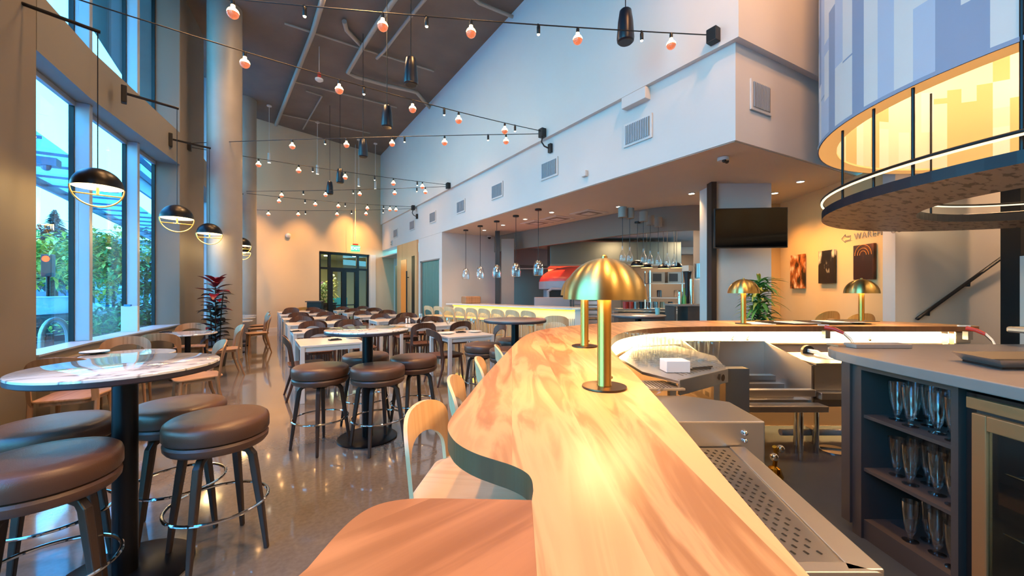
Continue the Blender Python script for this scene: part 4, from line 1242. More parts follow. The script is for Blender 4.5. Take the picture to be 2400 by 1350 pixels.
for px, l in ((1720, 'left'), (1755, 'middle'), (2040, 'right')):
    p = D(px, 4.2, .97)
    tag(MB().tube([p + Vector((-.05, 0, -.04)), p + Vector((0, -.01, .0)), p + Vector((.08, 0, .02)), p + Vector((.12, 0, -.02))], .004, 5).sphere(p + Vector((-.05, -.01, -.045)), .012, 8, 6).build('dangling_wire', M['bronze'], smooth=True), 'thin wire with a tip hanging over the lit panel, %s one' % l, 'wire', 'wires on the lit bar panel')
wl = MB()
for a_, b_ in zip(sm[:-1], sm[1:]): wl.slab(a_ + Vector((ST, CT, 0)) * .03, b_ + Vector((ST, CT, 0)) * .03, .03, 0, .88)
wl.build('bar_back_panel', M['bpanel'], bpy.data.objects['wooden_bar'])
def cbox(X0, X1, Z0, Z1, z0, z1, mb=None, m=0):
    mb = mb or MB()
    p = C((X0 + X1) / 2, (Z0 + Z1) / 2, (z0 + z1) / 2)
    return mb.box(p, (abs(X1 - X0), abs(Z1 - Z0), z1 - z0), -TH, m)
def cpoly(pts, z0, z1, mb=None, m=0):
    return (mb or MB()).prism([C(x, z) for x, z in pts], z0, z1, m)
struct(cpoly([(.72, .5), (3.9, .5), (3.9, 4.2), (1.2, 4.2), (.95, 3.6), (.8, 2.6)], 0, .006).build('floor_bar_mat', M['mat']), 'dark floor area behind the bar')
# near perforated drip tray
t = thing('drip_tray', 'long perforated steel drip tray along the inside of the bar, nearest', 'drip tray')
q = [(.60, 1.79), (.985, 1.79), (.865, 1.03), (.50, 1.03)]
cpoly(q, .715, .735).build('tray', M['perf'], t)
cpoly([(.985, 1.79), (1.055, 1.79), (.945, 1.0), (.85, 1.0), (.865, 1.03)], .68, .742).build('rim', M['steel'], t, bevel=.004)
cpoly([(.45, 1.03), (.865, 1.03), (.93, .99), (.45, .99)], .66, .742).build('front_rim', M['steel'], t, bevel=.003)
cpoly([(.55, 1.79), (.99, 1.79), (.87, 1.02), (.47, 1.02)], .10, .71).build('cabinet', M['kbox'], t)
hol = MB(); 
for i in range(27):
    Z = 1.075 + i * .0262
    fz = (Z - 1.03) / .76
    x1 = .865 + .12 * fz - .035
    for j in range(9):
        x = x1 - j * .036 - (.018 if i % 2 else 0)
        p = C(x, Z, .7358)
        hol.box(p, (.006, .014, .0012), -TH + .25)
hol.build('slots', M['black'], t)['kind'] = 'stuff'
# steel box
t = thing('ice_bin', 'brushed steel ice bin with sloping lid beyond the drip tray', 'ice bin')
cpoly([(.66, 1.8), (1.155, 1.8), (1.17, 2.12), (.98, 2.25), (.76, 2.25)], .1, .85).build('body', M['steel'], t, bevel=.006)
MB().sphere(C(1.06, 1.795, .80), .013).sphere(C(1.06, 1.795, .765), .011).build('knob', M['chrome'], t, smooth=True)
# small drain board and glass drain board
t = thing('small_drain_board', 'small perforated steel board between ice bin and glasses', 'drain board')
cpoly([(.74, 2.27), (1.0, 2.27), (.95, 2.47), (.74, 2.47)], .87, .885).build('board', M['steel'], t, bevel=.003)
hol = MB()
for i in range(7):
    for j in range(9): hol.box(C(.76 + j * .02, 2.29 + i * .024, .8858), (.008, .008, .001), -TH)
hol.build('holes', M['black'], t)['kind'] = 'stuff'
MB().tube([C(.78, 2.26, .84), C(.84, 2.24, .88), C(.87, 2.27, .90)], .012, 8).build('tube_end', M['ware'], t)
t = thing('glass_station', 'angled steel drain board crowded with upturned glasses', 'drain board')
cpoly([(.97, 2.29), (1.43, 2.62), (1.62, 3.15), (1.55, 3.75), (1.1, 3.6), (.84, 3.1), (.84, 2.55)], .905, .925).build('drain_top', M['steel'], t, bevel=.003)
cpoly([(.97, 2.28), (1.43, 2.61), (1.43, 2.64), (.97, 2.31)], .84, .93).build('front_apron', M['steel'], t, bevel=.003)
for x, z in ((1.38, 2.66), (1.02, 2.5)): cbox(x - .02, x + .02, z, z + .04, 0, .9).build('leg', M['steel'], t)
cbox(1.44, 1.60, 2.66, 2.74, .1, .92).build('side_panel', M['kbox'], t)
sl = MB()
for i in range(14): 
    a_ = C(1.05 + i * .033, 2.42 + i * .024, .926); d_ = Vector((ST * .25 - CT * .05, CT * .25 + ST * .05, 0))
    sl.tube([a_, a_ + d_], .003, 4)
sl.build('ribs', M['kbox'], t)
sp2 = MB().lathe([(0, 0), (.022, 0), (.022, .002), (0, .002)], 20); o = sp2.build('badge', M['bronze'], t); o.location = C(1.36, 2.545, .885); o.rotation_euler = (PI / 2, 0, -TH + .62)
# glasses on the station
def glass_proto(name, pr, label, sub=None):
    return tag(MB().lathe(pr, 20).build(name, M['ware'], smooth=True), label, 'glass')
tall = glass_proto('pint_glass', [(0, .008), (.028, .008), (.030, 0), (.042, .150), (.0415, .152)], 't')
short = glass_proto('tumbler', [(0, .008), (.031, .008), (.033, 0), (.040, .085), (.0395, .087)], 's')
def scatter(proto, spots, label, grp, z):
    for i, (X, Z) in enumerate(spots):
        o = proto if i == 0 else proto.copy()
        if i: COL.objects.link(o)
        o.location = C(X, Z, z); o.rotation_euler = (0, 0, i); o['label'] = label; o['group'] = grp
sp_t = [(1.47 - .085 * j - .03 * i, 2.88 + .088 * i + .03 * j) for i in range(7) for j in range(4)]
sp_s = [(.90 + .088 * j + .012 * i, 2.72 + .09 * i) for i in range(7) for j in range(3)]
scatter(tall, sp_t, 'tall pint glass in the block of tall glasses on the steel drain board', 'tall glasses on the drain board', .925)
scatter(short, sp_s, 'short tumbler among the low glasses on the drain board beside the bar', 'short tumblers on the drain board', .925)
tag(cbox(.98, 1.13, 2.50, 2.62, .926, 1.0).build('napkin_box', M['paper'], bevel=.003), 'white box standing in front of the glasses on the drain board', 'box')
for i, (a_, b_) in enumerate((((1.16, 2.58), (1.32, 2.62)), ((1.2, 2.62), (1.36, 2.68)))):
    tag(MB().tube([C(*a_, .932), C(*b_, .932)], .005, 6).build('pen', M['black']), 'black pen on the steel drain board, %s' % ('nearer one' if i == 0 else 'farther one'), 'pen', 'pens on the drain board')
# sink unit
t = thing('steel_sink', 'open stainless sink unit with side panel and front rails behind the bar', 'sink')
b = MB(); cbox(1.75, 2.6, 4.04, 4.08, .4, .93, b); b.build('backsplash', M['steel'], t)
cbox(1.75, 2.58, 3.42, 4.04, .44, .50).build('basin_floor', M['steel'], t)
for i in range(3): cbox(1.75, 2.5, 3.5 + i * .12, 3.58 + i * .12, .5, .54 + .05 * i).build('bottle_step', M['kbox'], t)
def side(X):
    b = MB(); th_ = .015
    pr = [(3.40, .45), (3.40, .80), (4.06, .93), (4.06, .45)]
    vs = [C(X, z, h_) for z, h_ in pr] + [C(X + th_, z, h_) for z, h_ in pr]
    b.add(vs, [(0, 1, 2, 3), (7, 6, 5, 4)] + [(i, (i + 1) % 4, 4 + (i + 1) % 4, 4 + i) for i in range(4)])
    return b
side(2.58).build('side_panel', M['steel'], t); side(1.75).build('side_panel', M['steel'], t)
cbox(1.75, 2.59, 3.36, 3.42, .54, .60).build('front_rail', M['steel'], t, bevel=.006)
cbox(1.72, 2.59, 3.22, 3.34, .45, .50).build('speed_rail', M['steel'], t, bevel=.006)
for X, Z in ((2.44, 3.34), (2.52, 3.5), (1.85, 3.5), (1.85, 3.9)):
    MB().tube([C(X, Z, 0), C(X, Z, .08), C(X, Z, .085), C(X, Z, .46)], [.016, .016, .022, .022], 12).build('leg', M['chrome'], t, smooth=True)
t = thing('hand_sink', 'stainless bar unit beside the open sink, partly behind the glass cabinet', 'sink')
cbox(2.62, 3.5, 3.42, 4.0, .56, .80).build('body', M['steel'], t)
cbox(2.62, 3.5, 3.40, 4.0, .80, .82).build('top', M['steel'], t, bevel=.003)
cbox(2.62, 3.5, 3.34, 3.40, .52, .58).build('front_rail', M['steel'], t, bevel=.006)
cbox(2.62, 3.5, 3.42, 3.9, .44, .5).build('lower_shelf', M['kbox'], t)
for X in (2.7, 3.42): MB().tube([C(X, 3.5, 0), C(X, 3.5, .56)], .02, 10).build('leg', M['chrome'], t)
# soda guns
for px, Z, l in ((1968, 4.1, 'red and black soda gun on the bar edge, middle of the picture half'), (2300, 4.0, 'red soda gun at the right end of the bar with white hoses')):
    t = thing('soda_gun', 'red handled soda gun hooked to the bar edge, %s one' % ('left' if px < 2000 else 'right'), 'soda gun', (0, 0, 0), 0, 'soda guns')
    a_, b_ = D(px - 35, Z, 1.065), D(px + 10, Z - .12, 1.015)
    MB().tube([a_, a_.lerp(b_, .5) + Vector((0, 0, .012)), b_], [.022, .02, .016], 10).build('handle', M['red'], t, smooth=True)
    MB().box(a_ + Vector((.02, .02, .02)), (.09, .03, .012), -TH - .3).build('keypad', M['paper'], t)
    for k_ in range(3):
        o_ = Vector((0, 0, .012 * (k_ - 1)))
        MB().tube([b_ + o_, D(px + 26, Z - .25, .97) + o_, D(px + 33, Z - .3, .92) + o_ * 1.5, D(px + 36, Z - .3, .86) + o_], .006, 6).build('hose', M['hose'] if k_ else M['black'], t, smooth=True)
    MB().box(D(px - 32, Z, .99), (.05, .05, .08), -TH).build('holster', M['kbox'], t)
p = D(1890, 3.95, .84)
t = thing('hose_bundle', 'black grommet with white hoses curving from the lit back panel', 'hose')
MB().lathe([(0, 0), (.06, 0), (.06, .03), (0, .03)], 20, p, M=Matrix.Rotation(-TH, 3, 'Z') @ Matrix.Rotation(PI / 2, 3, 'X')).build('grommet', M['black'], t)
for k_ in range(2):
    MB().tube([p + Vector((0, 0, .015 * k_)), D(1915, 3.8, .845 + .015 * k_), D(1945, 3.6, .80 + .015 * k_), D(1985, 3.5, .80 + .015 * k_)], .012, 8).build('hose', M['hose'], t, smooth=True)
# floor items
t = thing('brass_regulator', 'small brass valve with dials on the dark floor beside the ice bin', 'valve', D(1815, 3.0, 0))
MB().lathe([(0, 0), (.05, 0), (.06, .04), (.04, .1), (0, .12)], 16).build('body', M['copper'], t, smooth=True)
MB().tube([(0, 0, .1), (.03, 0, .2), (0, 0, .26)], .016, 8).build('neck', M['copper'], t, smooth=True)
MB().sphere((-.05, -.02, .2), .03).build('dial', M['chrome'], t, smooth=True); MB().sphere((.05, -.02, .24), .03).build('dial', M['chrome'], t, smooth=True)
t = thing('drain_pipe', 'white plastic drain pipe with steel clamp low behind the bar', 'pipe')
MB().tube([C(2.55, 3.75, .1), C(3.6, 3.75, .1)], .03, 10).build('pipe', M['hose'], t, smooth=True)
cbox(2.82, 2.88, 3.70, 3.80, 0, .15).build('clamp', M['chrome'], t, bevel=.01)
tag(MB().lathe([(0, 0), (.12, 0), (.12, .01), (.11, .012), (0, .012)], 32, D(1955, 3.55, .006)).build('floor_drain', M['chrome'], smooth=True), 'round white floor drain grate on the dark floor', 'drain')
tag(cbox(1.64, 1.82, 2.62, 2.9, .006, .01).build('paper_sheet', M['paper']), 'white sheet of paper lying on the dark floor behind the bar', 'paper')
# menus on the back of the bar
t_ = 0
for i, (x0, x1, m_) in enumerate(((1752, 1800, 'paper'), (1788, 1850, 'black'), (1835, 1900, 'paper'), (1880, 1950, 'black'), (1925, 2000, 'paper'), (1960, 2035, 'black'))):
    Z = 4.46 + .04 * (i % 2)
    X0, X1 = (x0 - CX) / F * Z, (x1 - CX) / F * Z
    tag(MB().box(C((X0 + X1) / 2, Z, 1.072 + .005 * (i + 1)), (X1 - X0, .30, .005), -TH + .1 * (i % 3 - 1)).build('menu_card', M[m_]), '%s menu card in the fanned row on the bar back, %s from the left' % ('white' if m_ == 'paper' else 'dark', ORD[i]), 'menu', 'menu cards on the bar')
# ------------------------------------------------------------------ glass cabinet island and bottle fridge
t = thing('back_bar_cabinet', 'charcoal back bar cabinet with grey worktop and open glass shelves', 'cabinet')
wt = smooth_poly([C(2.0, .95), C(2.0, 1.6), C(2.0, 2.30), C(2.05, 2.58), C(2.25, 2.78), C(2.6, 2.80), C(4.6, 2.80)]) + [C(4.6, .95)]
MB().prism(wt, 1.012, 1.067).build('worktop', M['stone'], t, bevel=.005)
b = MB()
cbox(2.035, 2.62, 2.30, 2.36, .0, 1.012, b); cbox(2.035, 2.62, 1.80, 1.83, .0, 1.012, b)
cbox(2.60, 2.62, 1.83, 2.30, .08, 1.012, b); cbox(2.05, 2.62, 1.83, 2.30, .0, .115, b)
cbox(2.62, 4.4, 2.3, 2.6, 0, 1.012, b); cbox(2.02, 2.62, 2.36, 2.42, .06, 1.012, b); cbox(2.035, 2.62, 1.83, 2.30, .985, 1.012, b)
b.build('carcass', M['cabinet'], t)
for z in (.415, .725): cbox(2.05, 2.6, 1.83, 2.30, z - .018, z).build('shelf', M['cabinet'], t)
cbox(2.08, 2.1, 1.0, 2.3, 0.0, .06).build('kick_strip', M['rimw'], t)
pil = tag(MB().lathe([(0, 0), (.033, 0), (.034, .004), (.012, .010), (.009, .022), (.014, .036), (.020, .05), (.030, .10), (.036, .16), (.038, .21), (.0365, .21), (.0345, .16), (.028, .10), (.017, .052), (0, .046)], 24).build('pilsner_glass', M['ware2'], smooth=True), 'p', 'glass')
first = True
for lv, z in enumerate((.115, .415, .725)):
    for i in range(4):
        for j in range(3 if lv else 2):
            if lv == 0 and i == 3: continue
            o = pil if first else pil.copy()
            if not first: COL.objects.link(o)
            first = False
            o.location = C(2.12 + .10 * j + .03 * (i % 2), 1.89 + i * .105, z); o.rotation_euler = (0, 0, i + j)
            o['label'] = 'footed beer glass on the %s shelf of the open cabinet' % ('bottom', 'middle', 'top')[lv]; o['group'] = 'beer glasses on the %s cabinet shelf' % ('bottom', 'middle', 'top')[lv]
t = thing('bottle_fridge', 'glass fronted under counter fridge with gold-lit steel frame at the right edge', 'fridge')
b = MB()
cbox(2.06, 2.6, 1.75, 1.79, .08, .99, b); cbox(2.58, 2.6, .96, 1.76, .08, .99, b); cbox(2.06, 2.6, .96, 1.76, .06, .1, b); cbox(2.06, 2.6, .96, 1.76, .97, .99, b)
b.build('housing', M['black'], t)
cbox(2.035, 2.07, .96, 1.77, .925, .975).build('top_trim', M['goldlit'], t, bevel=.003)
b = MB(); cbox(2.03, 2.06, 1.69, 1.745, .1, .91, b); cbox(2.03, 2.06, .96, 1.69, .845, .91, b); cbox(2.03, 2.06, .96, 1.69, .1, .16, b)
b.build('door_frame', M['goldlit'], t, bevel=.004)
cbox(2.04, 2.046, .96, 1.69, .16, .845).build('door_glass', M['fglass'], t)
for z in (.40, .66):
    b = MB()
    for i in range(16): b.tube([C(2.12, 1.02 + i * .043, z), C(2.55, 1.02 + i * .043, z)], .003, 5)
    b.tube([C(2.12, 1.0, z), C(2.12, 1.7, z)], .005, 6).tube([C(2.55, 1.0, z), C(2.55, 1.7, z)], .005, 6)
    b.build('wire_shelf', M['chrome'], t)
light('AREA', 'fridge_light', C(2.3, 1.35, .96), 5, 'bfe6ff', .3, (0, 0, 0))
wine_m = [(0, 0), (.034, 0), (.035, .002), (.006, .008), (.004, .012), (.004, .08), (.012, .09), (.032, .115), (.040, .145), (.036, .19), (.031, .21), (.030, .21), (.035, .19), (.0385, .145), (.03, .118), (0, .095)]
wine = tag(MB().lathe(wine_m, 24).build('wine_glass', M['ware2'], smooth=True), 'w', 'glass')
def wg(loc, label, grp=None):
    global wused
    o = wine if not wused else wine.copy()
    if wused: COL.objects.link(o)
    wused = True
    o.location = loc; o['label'] = label
    if grp: o['group'] = grp
wused = False
for X, Z, z in ((2.2, 1.45, .664), (2.32, 1.35, .664), (2.2, 1.5, .404), (2.3, 1.4, .404), (2.2, 1.3, .404), (2.25, 1.55, .10), (2.2, 1.38, .10)):
    wg(C(X, Z, z), 'stemmed glass standing inside the glass fronted fridge', 'glasses inside the fridge')
tag(cbox(2.25, 2.62, 2.58, 2.68, 1.068, 1.095).build('card_box', M['stone'], bevel=.004), 'flat tan box on the grey worktop near its rounded corner', 'box')
tag(cbox(2.2, 2.45, 2.66, 2.76, 1.068, 1.08).build('order_pad', M['tan']), 'flat brown pad behind the tan box on the grey worktop', 'pad')
t = thing('steel_tray', 'sloping dark edged steel tray on the worktop at the right edge', 'tray', C(2.52, 2.02, 1.068), -TH)
MB().prism([(-.16, -.12), (.6, -.12), (.6, .1), (-.1, .1)], 0, .012).build('base', M['black'], t)
MB().add([(-.22, -.16, .05), (.6, -.16, .05), (.6, .12, .05), (-.14, .12, .05), (-.16, -.12, .01), (.6, -.12, .01), (.6, .1, .01), (-.1, .1, .01)], [(0, 1, 5, 4), (1, 2, 6, 5), (2, 3, 7, 6), (3, 0, 4, 7), (4, 5, 6, 7)]).build('rim', M['steel'], t)
t = thing('drip_rail', 'brushed steel drip rail on a short post at the far right of the worktop', 'drip rail', C(3.62, 2.7, 1.068), -TH)
MB().lathe([(0, 0), (.03, 0), (.022, .04), (.022, .09), (0, .09)], 16).build('post', M['steel'], t)
MB().bx(-.12, .6, -.1, .1, .085, .125).build('tray', M['steel'], t, bevel=.012)
# ------------------------------------------------------------------ open kitchen
O = D(1345, 10.9, 0)
t = thing('pizza_oven', 'domed pizza oven with red tiled top in the open kitchen', 'oven', O, -TH)
MB().lathe([(.95, 1.68)] + [(.95 * math.cos(a), 1.68 + .42 * math.sin(a)) for a in [PI / 2 * i / 10 for i in range(1, 10)]] + [(0, 2.10)], 48).build('dome', M['redtile'], t, smooth=True)
MB().lathe([(.9, 1.47), (.965, 1.48), (.965, 1.68), (.93, 1.69)], 48).build('band', M['ovengrey'], t, smooth=True)
MB().lathe([(.84, 0), (.84, 1.47)], 48).build('body', M['ovengrey'], t, smooth=True)
MB().box((-.56, -.66, 1.36), (.44, .30, .22)).build('oven_mouth', M['black'], t)
MB().tube([(-.79, -.84, 1.25), (-.79, -.84, 1.42), (-.70, -.84, 1.48), (-.42, -.84, 1.48), (-.33, -.84, 1.42), (-.33, -.84, 1.25)], .035, 8).build('mouth_arch', M['ovengrey'], t)
MB().box((-.72, -1.05, 1.14), (.86, .3, .26)).build('hearth_shelf', M['ovengrey'], t, bevel=.01)
t = thing('heat_lamp_rail', 'glowing red heat lamp rail behind the pizza oven', 'heat lamp')
MB().tube([D(1212, 12.0, 2.10), D(1395, 12.1, 2.12)], .02, 8).build('rail', M['steel'], t)
MB().tube([D(1285, 12.0, 2.05), D(1395, 12.05, 2.07)], .03, 8).build('heat_element', emis('heat_red', 'ff5030', 5), t)
light('AREA', 'heat_light', D(1300, 10.9, 1.98), 16, 'ff4a2a', 1.2)
t = thing('extractor_hood', 'long stainless extractor hood along the kitchen back', 'extractor hood', D(1440, 11.0, 0), -TH)
MB().box((0, .3, 2.47), (3.6, .9, .62)).build('hood_body', M['hood'], t, bevel=.01)
MB().box((0, .3, 2.14), (3.62, .95, .05)).build('hood_rim', M['kbox'], t)
t = thing('kitchen_worktop', 'grey kitchen counter with rolls of steel behind the lit counter', 'counter', D(1440, 9.7, 0), -TH)
MB().box((.95, 0, .90), (1.9, .5, .05)).build('worktop', M['steel'], t); MB().box((.95, 0, .44), (1.8, .46, .88)).build('carcass', M['kbox'], t)
t = thing('baking_rack', 'dark wire rack with trays behind the nearest brass lamp stem', 'rack', D(1374, 9.25, 0), -TH)
b = MB()
for x in (-.33, .33):
    for y in (-.2, .2): b.tube([(x, y, 0), (x, y, 1.32)], .014, 6)
b.build('frame', M['black'], t)
for i in range(7):
    MB().box((0, 0, .55 + i * .11), (.62, .4, .02)).build('tray', M['kbox'], t)
    if i % 2 == 0: MB().box((.05, -.1, .58 + i * .11), (.4, .2, .04)).build('loaf', M['tan'], t, bevel=.01)
t = thing('coffee_counter', 'charcoal service counter with grey top at the right of the kitchen', 'counter', D(1618, 7.55, 0), -TH)
MB().box((.02, 0, 1.17), (.86, .5, .04)).build('worktop', M['stone'], t, bevel=.004)
MB().box((.14, 0, .57), (.58, .46, 1.15)).box((-.38, 0, .57), (.03, .46, 1.15)).build('carcass', M['cabinet'], t)
MB().box((-.2, .05, .3), (.28, .3, .5)).build('bin', M['fabb'], t)
def kit(name, label, cat, px, Z, z, mb, m, **k):
    return tag(mb.build(name, m, loc=D(px, Z, z), **k), label, cat)
kit('coffee_urn', 'tall tan cylindrical urn on the charcoal service counter', 'urn', 1643, 7.6, 1.19, MB().lathe([(0, 0), (.115, 0), (.12, .02), (.12, .46), (.10, .48), (.10, .50), (0, .5)], 28), M['board'], smooth=True)
kit('steel_drum', 'grey container stacked on top of the tan urn', 'container', 1641, 7.6, 1.69, MB().lathe([(0, 0), (.10, 0), (.10, .27), (0, .27)], 28), M['kbox'], smooth=True)
kit('cup_dispenser', 'tall shiny steel tube on the service counter', 'dispenser', 1621, 7.5, 1.19, MB().lathe([(0, 0), (.04, 0), (.04, .47), (0, .47)], 20), M['chrome'], smooth=True)
kit('steel_canister', 'shorter shiny steel canister at the left of the service counter', 'canister', 1594, 7.5, 1.19, MB().lathe([(0, 0), (.045, 0), (.045, .22), (.03, .25), (0, .25)], 20), M['chrome'], smooth=True)
kit('coffee_grinder', 'black coffee grinder with flared top beside the steel tube', 'grinder', 1611, 7.7, 1.19, MB().lathe([(0, 0), (.07, 0), (.05, .2), (.045, .4), (.08, .62), (0, .62)], 20), M['black'], smooth=True)
kit('bottle', 'small bottle with green neck on the service counter', 'bottle', 1604, 7.45, 1.19, MB().lathe([(0, 0), (.035, 0), (.035, .12), (.012, .18), (.012, .3), (0, .3)], 16), M['leafg'], smooth=True)
kit('cardboard_box', 'small pale box on top of the black grinder', 'box', 1612, 7.7, 1.82, MB().box((0, 0, .055), (.16, .14, .11)), M['board'])
t = thing('equipment_shelf', 'steel shelf rack with two ovens at the back of the kitchen', 'shelf rack', D(1562, 10.3, 0), -TH)
b = MB()
for x in (-.5, .5):
    for y in (-.2, .2): b.tube([(x, y, 0), (x, y, 1.95)], .016, 6)
b.build('frame', M['chrome'], t)
for z in (.5, .95, 1.25, 1.62): MB().box((0, 0, z), (1.02, .44, .025)).build('shelf', M['steel'], t)
for x, l in ((-.27, 0), (.15, 1)):
    o = tag(MB().box((0, 0, .14), (.34, .3, .28)).box((-.03, -.155, .14), (.22, .01, .2), m=1).build('microwave_oven', [M['kbox'], M['black']], loc=t.location + Matrix.Rotation(-TH, 3, 'Z') @ Vector((x, 0, 1.635))), ['left of two small ovens on the kitchen shelf rack', 'right of two small ovens on the kitchen shelf rack'][l], 'oven')
    o.rotation_euler = (0, 0, -TH)
for i, (px, z) in enumerate(((1536, .97), (1552, .97), (1571, .97), (1585, 1.27), (1545, 1.27))):
    kit('storage_jar', 'brown storage jar on the kitchen rack, %s of five' % ORD[i], 'jar', px, 10.25, z, MB().lathe([(0, 0), (.06, 0), (.06, .16), (.05, .18), (0, .18)], 16), M['tan'] if i % 2 else M['legdark'], smooth=True)
t = thing('prep_station', 'steel prep station with rail behind the grey round table', 'prep station', D(1500, 8.2, 0), -TH)
MB().box((0, 0, 1.05), (1.0, .4, .04)).build('worktop', M['steel'], t); MB().box((0, .05, .5), (.96, .34, 1.0)).build('carcass', M['kbox'], t)
for i, px in enumerate((1466, 1478, 1490, 1504, 1520, 1533)):
    kit('utensil_pot', '%s pot on the prep station, %s from the left' % (['red', 'dark red', 'steel', 'black', 'steel', 'clear'][i], ORD[i]), 'pot', px, 8.15, 1.07, MB().lathe([(0, 0), (.05, 0), (.055, .14), (.045, .14), (.04, .02), (0, .02)], 18), [M['red'], M['redtile'], M['kbox'], M['black'], M['chrome'], M['ware']][i], smooth=True)
kit('teal_cup', 'pale teal tub on the grey round table before the kitchen', 'tub', 1541, 6.2, 1.071, MB().lathe([(0, 0), (.032, 0), (.038, .085), (.043, .09), (.043, .1), (0, .1)], 20), M['teal'], smooth=True)
def make_kp():
    t = thing('kitchen_pendant', 'k', 'pendant lamp')
    R = .135
    arc = [(R * math.sin(a), R * .9 * math.cos(a)) for a in [PI / 2 * i / 10 for i in range(11)]]
    MB().lathe(arc, 28).lathe([(r * .96, z * .96) for r, z in arc], 28, m=1).build('lamp_shade', [M['blackm'], M['cream']], t, smooth=True)
    MB().lathe([(0, .01), (.09, .01)], 20).build('diffuser', M['fill'], t)
    MB().tube([(0, 0, .1), (0, 0, .93)], .005, 5).build('cord', M['black'], t)
    MB().lathe([(0, .9), (.06, .9), (.06, .93), (0, .93)], 16).build('canopy', M['black'], t)
    return t
kp = Proto(make_kp())
for i, (px, Z) in enumerate(((1494, 8.3), (1516, 9.0), (1555, 9.3), (1586, 9.0))):
    kp.put(D(px, Z, 1.96), 0, 'small black dome pendant in the kitchen, %s from the left' % ORD[i], 'black dome pendants in the kitchen')
def make_kb():
    t = thing('bottle_pendant', 'k', 'pendant lamp')
    MB().lathe([(.012, .22), (.018, .14), (.05, .07), (.06, 0), (.055, -.04)], 20).build('glass_shade', M['ware2'], t, smooth=True)
    MB().sphere((0, 0, .03), .014, 8, 6).build('bulb', M['chrome'], t)
    MB().tube([(0, 0, .2), (0, 0, .90)], .005, 5).build('cord', M['black'], t)
    MB().lathe([(0, .72), (.075, .72), (.075, .90), (0, .90)], 20).build('canopy', M['kgrey'], t, smooth=True)
    return t
kb = Proto(make_kb())
for i, (px, Z) in enumerate(((1459, 6.9), (1476, 7.0), (1508, 7.3), (1524, 7.7), (1543, 7.9), (1564, 8.2), (1580, 8.3))):
    kb.put(D(px, Z, 2.0), 0, 'clear bottle shaped pendant with grey drum canopy, %s from the left' % (ORD + ['seventh'])[i], 'bottle pendants in the kitchen')
struct(MB().box(D(1570, 11.6, 2.6), (2.2, .3, .2), -TH).build('trim_kitchen_duct', M['kgrey']))
for x, y in ((7.7, 6.2), (9.6, 5.4), (11.2, 9.2)):
    light('AREA', 'kitchen_ceiling_light', (x, y, 2.86), 42, 'ffd4a4', .5)
# ------------------------------------------------------------------ plants
def leaf(b, base, d, L, W, droop, m=0, n=5, up=Vector((0, 0, 1))):
    d = d.normalized(); s = d.cross(up).normalized() if abs(d.z) < .95 else Vector((1, 0, 0))
    nrm = s.cross(d).normalized()
    vs = []
    for i in range(n + 1):
        f = i / n; w = W * math.sin(PI * min(1, .08 + f * .92)) ** .75 * (1 - .3 * f)
        c = base + d * (L * f) - up * (droop * L * f * f)
        vs += [c - s * w / 2 + nrm * w * .18, c, c + s * w / 2 + nrm * w * .18]
    fs = []
    for i in range(n):
        a = 3 * i; fs += [(a, a + 1, a + 4, a + 3), (a + 1, a + 2, a + 5, a + 4)]
    b.add(vs, fs, m)
rp_ = random.Random(11)
c0 = D(505, 7.5, 0)
t = thing('rubber_plant', 'burgundy leaved rubber plant in front of the round concrete column', 'potted plant', c0)
MB().lathe([(0, 0), (.15, 0), (.2, .36), (.19, .38), (.17, .34), (0, .34)], 28).build('pot', M['pot'], t, smooth=True)
st_ = MB()
for k_, (dx, dy) in enumerate(((0, 0), (.06, .03), (-.05, -.02))): st_.tube([(dx, dy, .3), (dx * 1.4, dy * 1.4, 1.0), (dx * 2, dy, 1.6 - .2 * k_)], .012, 6)
st_.build('stem', M['bark'], t)
b = MB()
for i in range(64):
    z = .45 + 1.2 * (i / 64); a = i * 2.4 + rp_.uniform(-.4, .4)
    d = Vector((math.cos(a), math.sin(a), rp_.uniform(.05, .7) + (.6 if z > 1.5 else 0)))
    top = z > 1.15
    leaf(b, Vector((.03 * math.cos(a), .03 * math.sin(a), z)), d, rp_.uniform(.22, .34), rp_.uniform(.14, .19), rp_.uniform(.1, .5), 0 if (top and rp_.random() < .65) or rp_.random() < .2 else 1)
b.build('foliage', [M['leafr'], M['leafp']], t, smooth=True)
c0 = C(3.34, 5.35, 0)
t = thing('dracaena_plant', 'bright green long leaved plant behind the bar beside the white column', 'potted plant', c0)
MB().lathe([(0, 0), (.16, 0), (.2, .45), (.18, .46), (0, .42)], 24).build('pot', M['pot'], t, smooth=True)
MB().tube([(0, 0, .4), (.02, 0, 1.25)], .02, 8).tube([(.05, 0, .4), (.09, 0, 1.05)], .016, 8).build('stem', M['bark'], t)
b = MB()
for i in range(170):
    z = .85 + .72 * (i / 170); a = i * 2.4 + rp_.uniform(-.4, .4)
    d = Vector((math.cos(a), math.sin(a), rp_.uniform(.2, 1.1)))
    leaf(b, Vector((.02, 0, z)), d, rp_.uniform(.24, .40), rp_.uniform(.05, .07), rp_.uniform(.3, .8), 0 if rp_.random() < .75 else 1)
b.build('foliage', [M['leafg'], M['leafy']], t, smooth=True)
